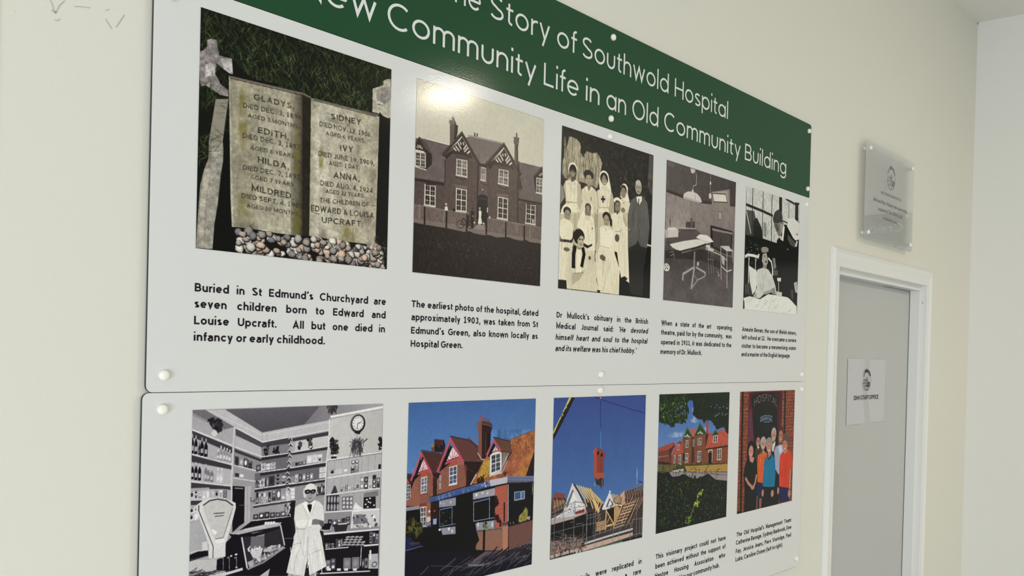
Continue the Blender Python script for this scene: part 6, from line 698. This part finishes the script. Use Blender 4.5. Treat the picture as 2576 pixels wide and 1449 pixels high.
"10":[["P","7a3d2e",[0,0,1000,0,1000,1000,0,1000]],["R",34,"a58468",2.2,[-3,0,267,0,286,1003,3,999]],["R",34,"a58468",2.2,[748,3,1000,0,1000,1000,783,995]],["N",0.3,16,[-47,-10,1000,0,1000,1002,0,998]],["P","53222a",[142,9,757,5,760,225,698,412,272,420,277,1002,109,1001,139,489]],["P","5c3344",[144,179,196,134,256,419,251,481,149,459]],["P","3a1c22",[171,21,268,7,677,8,732,35,693,158,670,222,631,139,439,102,258,136,216,205]],["P","0b0a0c",[216,205,258,136,439,106,631,143,670,222,698,412,730,1014,221,999,257,434]],["P","1c1416",[181,48,301,23,572,24,679,59,666,144,439,102,210,150]],["L","0d0b0f",28.5,[40,1,49,483,62,1000]],["L","0d0b0f",29.5,[806,4,815,385]],["L","a07a5c",6.1,[762,102,776,366]],["T","HOSPITAL","7a6e6a",0.1,62.8,[238,126,666,145]],["P","2b3c50",[350,228,419,211,513,212,578,225,580,274,464,259,352,267]],["L","8a96a0",5.8,[350,228,419,211,513,212,578,225]],["L","8a96a0",5.8,[422,266,533,269]],["T","HOSPITAL","8d98a4",0.14,23.8,[360,263,575,270]],["P","1e2226",[364,282,586,288,588,325,366,318]],["V",8,"1c1c20",2,[383,323,554,331,557,404,387,394]],["P","15151d",[526,467,586,448,664,442,684,476,682,771,537,677]],["P","c6cad2",[582,470,621,448,647,441,640,482,608,537,584,519]],["E","b0a09a",611,374,47.4,55.4],["E","b58a7a",612,397,38.9,47.7],["E","3a201c",595,387,7.6,4.4],["E","3a201c",628,388,7.6,4.4],["L","e8d8d0",4.8,[600,418,628,419]],["P","9a9fb6",[624,522,658,487,737,476,810,484,849,536,821,700,715,737,660,687]],["P","c6cad8",[702,494,755,481,785,524,742,570]],["S",14,["8287a0","b0b5c8"],[30,60],4,[80,100],[651,523,812,534,803,699,677,689]],["E","4a2c24",744,375,50.4,64.4],["E","a87260",745,405,41.4,55.4],["E","3a201c",727,393,8.0,5.1],["E","3a201c",762,395,8.1,5.2],["L","e8d8d0",4.9,[732,429,762,431]],["P","15131a",[662,736,733,743,760,901,730,1014,641,995]],["E","a87060",728,881,21.5,24.8],["E","181010",326,410,49.6,47.6],["E","a87868",327,428,35.4,40.9],["E","3a201c",311,419,6.9,3.8],["E","3a201c",341,421,6.9,3.8],["L","e8d8d0",4.6,[315,446,341,447]],["P","3c3828",[276,491,316,462,358,488,388,474,403,555,315,604,271,545]],["P","c0bdb8",[308,465,334,494,357,472,332,463]],["E","a8a4a0",419,440,52.5,52.8],["E","b98a7a",420,460,37.4,45.4],["E","3a201c",404,450,7.3,4.2],["E","3a201c",435,452,7.3,4.2],["L","e8d8d0",4.6,[408,479,435,481]],["P","cf5c30",[328,545,393,522,428,548,452,520,502,536,507,594,477,672,432,788,336,770,321,659]],["B",90,["e88a40","b03c28","e0703c"],4,9,[336,542,496,545,486,673,423,779,339,764]],["P","b8806c",[396,506,452,510,445,542,425,556]],["P","22264c",[327,774,427,792,419,851,400,917,340,902]],["P","8a5c50",[375,914,422,911,415,998,379,998]],["P","8a5c50",[329,881,346,891,348,1002,328,1000]],["P","0e0c0e",[99,641,135,574,191,563,272,577,318,612,333,704,309,745,326,897,310,1002,117,1000,115,797,91,702]],["E","201412",205,485,68.0,74.4],["P","201412",[147,490,168,429,241,437,276,498,280,569,151,568]],["P","c08a7a",[182,547,263,552,264,576,241,602,192,582]],["E","c08878",208,503,40.5,51.7],["E","3a201c",193,494,6.5,3.1],["E","3a201c",222,496,6.5,3.1],["L","f0e4dc",4.5,[197,528,224,530]],["L","b8806c",26.7,[123,713,177,764,243,803]],["L","b8806c",25.2,[316,702,298,768,267,804]],["E","b8806c",256,807,32.7,18.9],["P","1e7096",[451,590,489,569,548,553,582,547,646,596,665,728,653,840,545,833,439,817,428,796,443,669]],["S",16,["185c80","2c86aa"],[50,120],3,[80,100],[464,591,638,604,632,831,459,815]],["P","14181c",[488,561,533,588,582,551,567,582,524,595]],["P","12111a",[434,820,650,843,646,931,640,991,434,992]],["E","8a8480",528,450,69.1,50.1],["P","b8806c",[503,513,572,518,565,554,523,571]],["E","b98270",530,483,48.4,50.2],["E","3a201c",511,473,6.9,3.2],["E","3a201c",549,476,6.9,3.2],["L","f0e4dc",5.9,[512,514,555,517]],["P","8a8480",[470,447,489,416,567,419,596,471,584,511,574,462,525,442,483,464]],["E","b8806c",614,894,28.1,31.1],["E","b8806c",436,872,20.4,32.1],["P","c93e28",[743,579,777,552,849,536,885,526,961,569,994,647,988,706,931,701,926,875,739,842,734,693]],["S",18,["b03020","dc5440"],[50,120],4,[75,105],[752,579,963,594,921,859,756,835]],["P","b8806c",[812,526,885,530,868,554,823,568]],["E","5c4c46",844,453,69.8,66.7],["E","b87866",833,485,49.5,53.3],["E","3a201c",814,474,7.3,3.3],["E","3a201c",852,476,7.4,3.3],["L","f0e4dc",4.9,[815,516,852,518]],["P","5c4c46",[786,450,815,406,879,413,904,473,884,514,878,472,835,444]],["P","22264c",[739,848,926,877,930,944,951,995,756,993]],["L","b8806c",27.7,[954,707,951,795,945,887]],["E","b8806c",943,928,28.1,35.4],["E","b8806c",722,881,17.9,33.0],["P","0c0a0c",[-1,977,109,997,3,1000]]]}''')

def photo(k, name_label, parent, u0, v0, u1, v1, res, d=.0006):
    p = Pic(res); p.run(OPS[str(k)])
    im = p.image('printed_photo_%d' % k, GAIN, HAZE[(k - 1) % 5])
    m = bpy.data.materials.new('photo_print'); m.use_nodes = True
    nt = m.node_tree; b = nt.nodes['Principled BSDF']
    t = nt.nodes.new('ShaderNodeTexImage'); t.image = im; t.interpolation = 'Cubic'; t.extension = 'EXTEND'
    nt.links.new(t.outputs[0], b.inputs['Base Color'])
    b.inputs['Roughness'].default_value = .5
    b.inputs['Specular IOR Level'].default_value = .05
    b.inputs['Coat Weight'].default_value = COATW; b.inputs['Coat Roughness'].default_value = PANEL_ROUGH
    tc = nt.nodes.new('ShaderNodeTexCoord'); nz = nt.nodes.new('ShaderNodeTexNoise'); nz.inputs['Scale'].default_value = 420
    bp = nt.nodes.new('ShaderNodeBump'); bp.inputs['Strength'].default_value = .18; bp.inputs['Distance'].default_value = .0002
    nt.links.new(tc.outputs['Object'], nz.inputs['Vector']); nt.links.new(nz.outputs['Fac'], bp.inputs['Height']); nt.links.new(bp.outputs[0], b.inputs['Coat Normal'])
    o = mesh('printed_photo', [PT(u0, v1, d), PT(u1, v1, d), PT(u1, v0, d), PT(u0, v0, d)], [(0, 1, 2, 3)], m, parent, label=name_label)
    uv = o.data.uv_layers.new(name='UVMap')
    for i, c in enumerate(((0, 0), (1, 0), (1, 1), (0, 1))): uv.data[i].uv = c
    return o

# ---------------------------------------------------------------- display panels
TH = .0035
def cap_at(parent, u, v, m=M_CAP, r=.0062):
    lathe_y('screw_cap', PT(u, v, 0), [(r * .96, 0), (r, .001), (r, .0030), (r * .93, .0044), (r * .72, .0055), (r * .38, .0061)], m, parent)

def panel(name, label, u0, v0, u1, v1, m, rb=None):
    t = thing(name, label, 'display panel', PT((u0 + u1) / 2, v1, 0), group='history display panels')
    prism_xz('board', rounded(u0, v0, u1, v1, .008, rb), 0, TH, m, M_CORE, t)
    return t

ban = panel('display_panel', 'long dark green title panel with large white lettering, topmost of the display', 0, -.5857, 1.7895, -.3997, M_GREEN, .0015)
up = panel('display_panel', 'white panel directly below the green title, starting with a gravestone photograph', 0.0005, -.3989, 1.7895, .0712, M_PANEL)
low = panel('display_panel', 'lowest white panel, with a shopkeeper photograph and a crane photograph', -.0035, .0720, 1.7905, .5448, M_PANEL)
for u, v in ((.0208, -.567), (.8942, -.5680), (1.7727, -.5671), (.0208, -.4195), (.8935, -.4187), (1.7731, -.4204)): cap_at(ban, u, v)
for u, v in ((.0208, -.3800), (.8923, -.3855), (1.7709, -.3806), (.0213, .0518), (.8832, .0523), (1.7691, .0536)): cap_at(up, u, v)
for u, v in ((.0202, .0909), (.8820, .0815), (1.7716, .0913), (.0202, .5252), (.8820, .5252), (1.7697, .5252)): cap_at(low, u, v)

TW = .074
B1, B2, CAPH = -.5098, -.4358, .0370
title1 = [('The', 0.4455, 0.5366), ('Story', 0.5579, 0.7089), ('of', 0.7294, 0.7842), ('Southwold', 0.8014, 1.0929), ('Hospital', 1.1166, 1.3425)]
title2 = [('New', 0.1935, 0.3253), ('Community', 0.346, 0.6753), ('Life', 0.6961, 0.7941), ('in', 0.8157, 0.8577), ('an', 0.8795, 0.9439), ('Old', 0.9652, 1.0579), ('Community', 1.0798, 1.4059), ('Building', 1.428, 1.6464)]
lettering('title_word', [(s, a, b, B1, CAPH) for s, a, b in title1], TW, M_WINK, ban, .0004, geo=True, split=True)
lettering('title_word', [(s, a, b, B2, CAPH) for s, a, b in title2], TW, M_WINK, ban, .0004, geo=True, split=True)

UU = [(.0583, .3556), (.4052, .6998), (.7497, 1.0437), (1.0937, 1.3886), (1.4400, 1.7317), (.0588, .3547), (.4042, .6965), (.7464, 1.0393), (1.0897, 1.3859), (1.4380, 1.7340)]
LAB = ['colour photograph of an open-book gravestone on pebbles', 'sepia photograph of a gabled brick hospital', 'sepia photograph of nurses and one man in a suit', 'grey photograph of an empty operating theatre', 'black and white photograph of a man beside a hospital bed',
       'black and white photograph of a shopkeeper in a white coat', 'colour photograph of brick gables under blue sky', 'colour photograph of a crane lifting a chimney', 'colour photograph of a brick building behind foliage', 'colour photograph of seven people in a doorway']
RES = [1000, 860, 760, 620, 600, 1000, 860, 760, 640, 640]
for k in range(10):
    u0, u1 = UU[k]
    v0, v1 = (-.3779, -.0970) if k < 5 else (.0927, .3732)
    photo(k + 1, LAB[k], up if k < 5 else low, u0, v0, u1, v1, RES[k])

CW, CCAP = .134, .0098
KX = .0159
def caption(parent, lines, label, m=M_INK):
    for (s, u0, u1, vb, full, sl) in lines:
        lettering('caption_word', justify(s, u0, u1, CW, CCAP, vb, sl, full, KX), CW, m, parent, .0004, split=True)
R_ = (-.0465, -.0276, -.0080, .0113)
caption(up, [("Buried in St Edmund's Churchyard are", .0583, .3556, R_[0], 1, 0), ('seven children born to Edward and', .0583, .3556, R_[1], 1, 0), ('Louise Upcraft.  All but one died in', .0583, .3550, R_[2], 1, 0), ('infancy or early childhood.', .0583, .2499, R_[3], 0, 0)], 'black caption below the gravestone photograph')
caption(up, [('The earliest photo of the hospital, dated', .4052, .6975, R_[0], 1, 0), ('approximately 1903, was taken from St', .4055, .6975, R_[1], 1, 0), ("Edmund's Green, also known locally as", .4055, .6975, R_[2], 1, 0), ('Hospital Green.', .4055, .5144, R_[3], 0, 0)], 'black caption below the sepia hospital photograph')
it = .17
caption(up, [("Dr Mullock's obituary in the British", .7480, 1.0400, R_[0], 1, 0), ('Medical Journal said: `He devoted', .7480, 1.0400, R_[1], 1, {'v': it, 'w': ('`He', 'devoted')}), ('himself heart and soul to the hospital', .7465, 1.0390, R_[2], 1, it), ("and its welfare was his chief hobby.'", .7465, 1.0001, R_[3], 0, it)], 'black caption below the nurses photograph')
caption(up, [('When a state of the art  operating', 1.0900, 1.3886, R_[0], 1, 0), ('theatre, paid for by the community,  was', 1.0900, 1.3886, R_[1], 1, 0), ('opened in 1933, it was dedicated to the', 1.0900, 1.3880, R_[2], 1, 0), ('memory of Dr. Mullock.', 1.0892, 1.2559, R_[3], 0, 0)], 'black caption below the operating theatre photograph')
caption(up, [('Aneurin Bevan, the son of Welsh miners,', 1.4387, 1.7335, R_[0] + .0005, 1, 0), ('left school at 12.  He overcame a severe', 1.4387, 1.7335, R_[1], 1, 0), ('stutter to become a mesmerising orator', 1.4387, 1.7335, R_[2], 1, 0), ('and a master of the English language.', 1.4387, 1.7005, R_[3], 0, 0)], 'black caption below the hospital bed photograph')
Q_ = (.4247, .4440, .4632, .4825)
caption(low, [('Original details were replicated in', .7464, 1.0400, Q_[0], 1, 0), ('on a rare', .9430, 1.0395, Q_[1], 1, 0)], '')
caption(low, [('This visionary project could not have', 1.0925, 1.3868, Q_[0], 1, 0), ('been achieved without the support of', 1.0920, 1.3866, Q_[1], 1, 0), ('Hastoe Housing Association who', 1.0915, 1.3866, Q_[2], 1, 0), ('d for our community hub.', 1.1800, 1.3610, Q_[3], 0, 0)], 'black caption below the foliage photograph')
caption(low, [("The Old Hospital's Management Team:", 1.4390, 1.7360, Q_[0] + .001, 1, 0), ('Catherine Bavage, Sydney Barbrook, Dee', 1.4380, 1.7358, Q_[1], 1, 0), ('Fay, Jessica Jeans, Piers Sturridge, Paul', 1.4379, 1.7358, Q_[2] + .0005, 1, 0), ('Luke, Caroline Osmer (left to right).', 1.4377, 1.6881, Q_[3], 0, 0)], 'black caption below the doorway group photograph')

# ---------------------------------------------------------------- emblem used on both signs
def emblem(cu, cv, r):
    L_ = []
    C_ = lambda a0, a1, q=1.0, n=24: [(cu + q * r * math.cos(math.radians(a0 + (a1 - a0) * i / n)), cv - q * r * math.sin(math.radians(a0 + (a1 - a0) * i / n))) for i in range(n + 1)]
    L_.append((C_(-172, -8), r * .035)); L_.append((C_(25, 75, 1.0, 10), r * .11)); L_.append((C_(80, 118, 1.0, 8), r * .15)); L_.append((C_(122, 160, 1.0, 8), r * .06))
    L_.append((C_(-5, 22), r * .03))
    L_.append(([(cu + .13 * r * math.cos(a * .5236), cv - .08 * r - .13 * r * math.sin(a * .5236)) for a in range(13)], r * .035))
    for a in range(8):
        q = a * math.pi / 4
        L_.append(([(cu + .2 * r * math.cos(q), cv - .08 * r - .2 * r * math.sin(q)), (cu + .34 * r * math.cos(q), cv - .08 * r - .34 * r * math.sin(q))], r * .025))
    sub = lambda pts, w_: L_.append(([(cu + r * x, cv - r * y) for x, y in pts], r * w_))
    sub([(-.97, .02), (-.6, .06), (-.3, -.02), (-.1, -.22), (.25, -.34), (.55, -.30)], .035)
    sub([(-.95, -.28), (-.6, -.22), (-.35, -.30), (-.12, -.52), (.2, -.62), (.6, -.58)], .035)
    sub([(-.6, -.72), (-.45, -.52), (-.2, -.50), (0, -.62), (.15, -.80), (.1, -.95)], .03)
    for q in range(4): sub([(.40 + .13 * q, -.10 - .02 * q), (.30 + .15 * q, -.42 - .03 * q), (.15 + .16 * q, -.66)], .05)
    return L_

# acrylic sign on four stand-offs above the door
su0, su1, sv0, sv1, SD = 2.139, 2.558, -.615, -.3335, .010
sg = thing('acrylic_sign', 'clear acrylic dedication sign on four standoffs above the office door', 'sign', PT((su0 + su1) / 2, sv1, 0))
prism_xz('acrylic_sheet', rounded(su0, sv0, su1, sv1, .012), -SD - .003, -SD, M_ACRYL, M_ACRYLB, sg)
for u, v in ((2.1730, -.5960), (2.5400, -.5960), (2.1730, -.3550), (2.5400, -.3555)):
    c = PT(u, v, SD + .003)
    lathe_y('standoff', (c[0], c[1], c[2]), [(.0052, -.0188), (.0052, -.003), (.0058, 0), (.0064, .0008), (.0064, .0030), (.0050, .0044), (.0025, .0048)], M_CAPW, sg, 20)
cx = (su0 + su1) / 2
ws = [('THIS ROOM IS DEDICATED TO', 2.266, 2.443, -.4790, .0080)]
ws += [('Neil and Hilary Murphy who generously', 2.209, 2.501, -.4500, .0105), ('supported The Old Hospital', 2.250, 2.462, -.4275, .0105), ('community space.', 2.288, 2.420, -.4055, .0105)]
lettering('sign_lettering', ws, .11, M_GREYINK, sg, 0, to3=lambda u, v: PT(u, v, SD + .0034), lines=emblem(2.352, -.535, .0325))

# laminated notice on the door
nt0 = thing('laminated_notice', 'laminated landscape notice reading OHH STAFF OFFICE taped on the door', 'notice', PT(2.37, .203, 0) + Vector((0, ydoor, 0)))
def wavy_sheet(u0, v0, u1, v1, y):
    nx, ny = 24, 14
    vs, fs = [], []
    for j in range(ny + 1):
        for i in range(nx + 1):
            a, b = i / nx, j / ny
            bow = .0016 * math.sin(a * 9.0 + .5 * math.sin(b * 4)) * math.sin(a * math.pi) + .0012
            p = PT(u0 + (u1 - u0) * a, v0 + (v1 - v0) * b, 0)
            vs.append((p[0], y - bow, p[2]))
    for j in range(ny):
        for i in range(nx):
            k = j * (nx + 1) + i
            fs.append((k, k + 1, k + nx + 2, k + nx + 1)[::-1])
    return vs, fs
vs, fs = wavy_sheet(2.211, .0090, 2.5275, .2060, ydoor)
mesh('sheet', vs, fs, M_SHEET, nt0, smooth=True)
lettering('notice_lettering', [('OHH STAFF OFFICE', 2.2626, 2.4681, .1330, .0130)], .12, M_INK, nt0, 0, to3=lambda u, v: PT(u, v, 0) + Vector((0, ydoor - .0032, 0)), lines=emblem(2.366, .0745, .030))

# second green title panel, on the right-hand wall beyond the frame: the acrylic sign mirrors it
rb = thing('wall_banner', 'second green title panel on the right wall, mirrored in the acrylic sign', 'display panel', (XR, -.9, ZC + .38 * S))
def RW(dp, v, off): return Vector((XR - off, -dp * S, ZC - v * S))
d0, d1, bv0, bv1 = .252, 1.9, -.5745, -.3870
vv = [RW(d0, bv0, .012), RW(d1, bv0, .012), RW(d1, bv1, .012), RW(d0, bv1, .012), RW(d0, bv0, .008), RW(d1, bv0, .008), RW(d1, bv1, .008), RW(d0, bv1, .008)]
mesh('board', vv, [(0, 3, 2, 1), (4, 5, 6, 7), (0, 1, 5, 4), (1, 2, 6, 5), (2, 3, 7, 6), (3, 0, 4, 7)], M_GREEN, rb)
lettering('title_word', [('Crea', .282, .415, -.5010, .0340), ('a P', .270, .345, -.4180, .0340)], TW, M_WINK, rb, 0, geo=True, split=True, to3=lambda u, v: RW(u, v, .0125))
for dp, v in ((.264, -.560), (.264, -.40)):
    c = RW(dp, v, .012)
    box('screw_cap', (c[0] - .004, c[1] - .006, c[2] - .006), (c[0], c[1] + .006, c[2] + .006), M_CAP, rb, .0015)

# recessed ceiling light whose glow lies on the glossy panels
cl = (2.845 * S, -2.365 * S, ZTOP)
t = thing('ceiling_light', 'round recessed ceiling light out of the frame, its glare shows above the hospital photograph', 'lamp', cl)
def disc(name, c, r0, r1, z0, z1, m, parent, n=32):
    vs = [(c[0] + r * math.cos(2 * math.pi * k / n), c[1] + r * math.sin(2 * math.pi * k / n), z) for r, z in ((r0, z0), (r1, z1)) for k in range(n)]
    fs = [(k, (k + 1) % n, n + (k + 1) % n, n + k) for k in range(n)]
    if r0 < 1e-4: fs = [tuple(range(n, 2 * n))]
    return mesh(name, vs, fs, m, parent)
disc('trim_ring', cl, .15, .13, ZTOP - .001, ZTOP - .008, M_GLOSS, t)
em = bpy.data.materials.new('lamp_glow'); em.use_nodes = True
eb = em.node_tree.nodes['Principled BSDF']
eb.inputs['Emission Color'].default_value = (1.0, .90, .72, 1); eb.inputs['Emission Strength'].default_value = 210.0
disc('diffuser', cl, 0, .13, ZTOP - .006, ZTOP - .006, em, t)
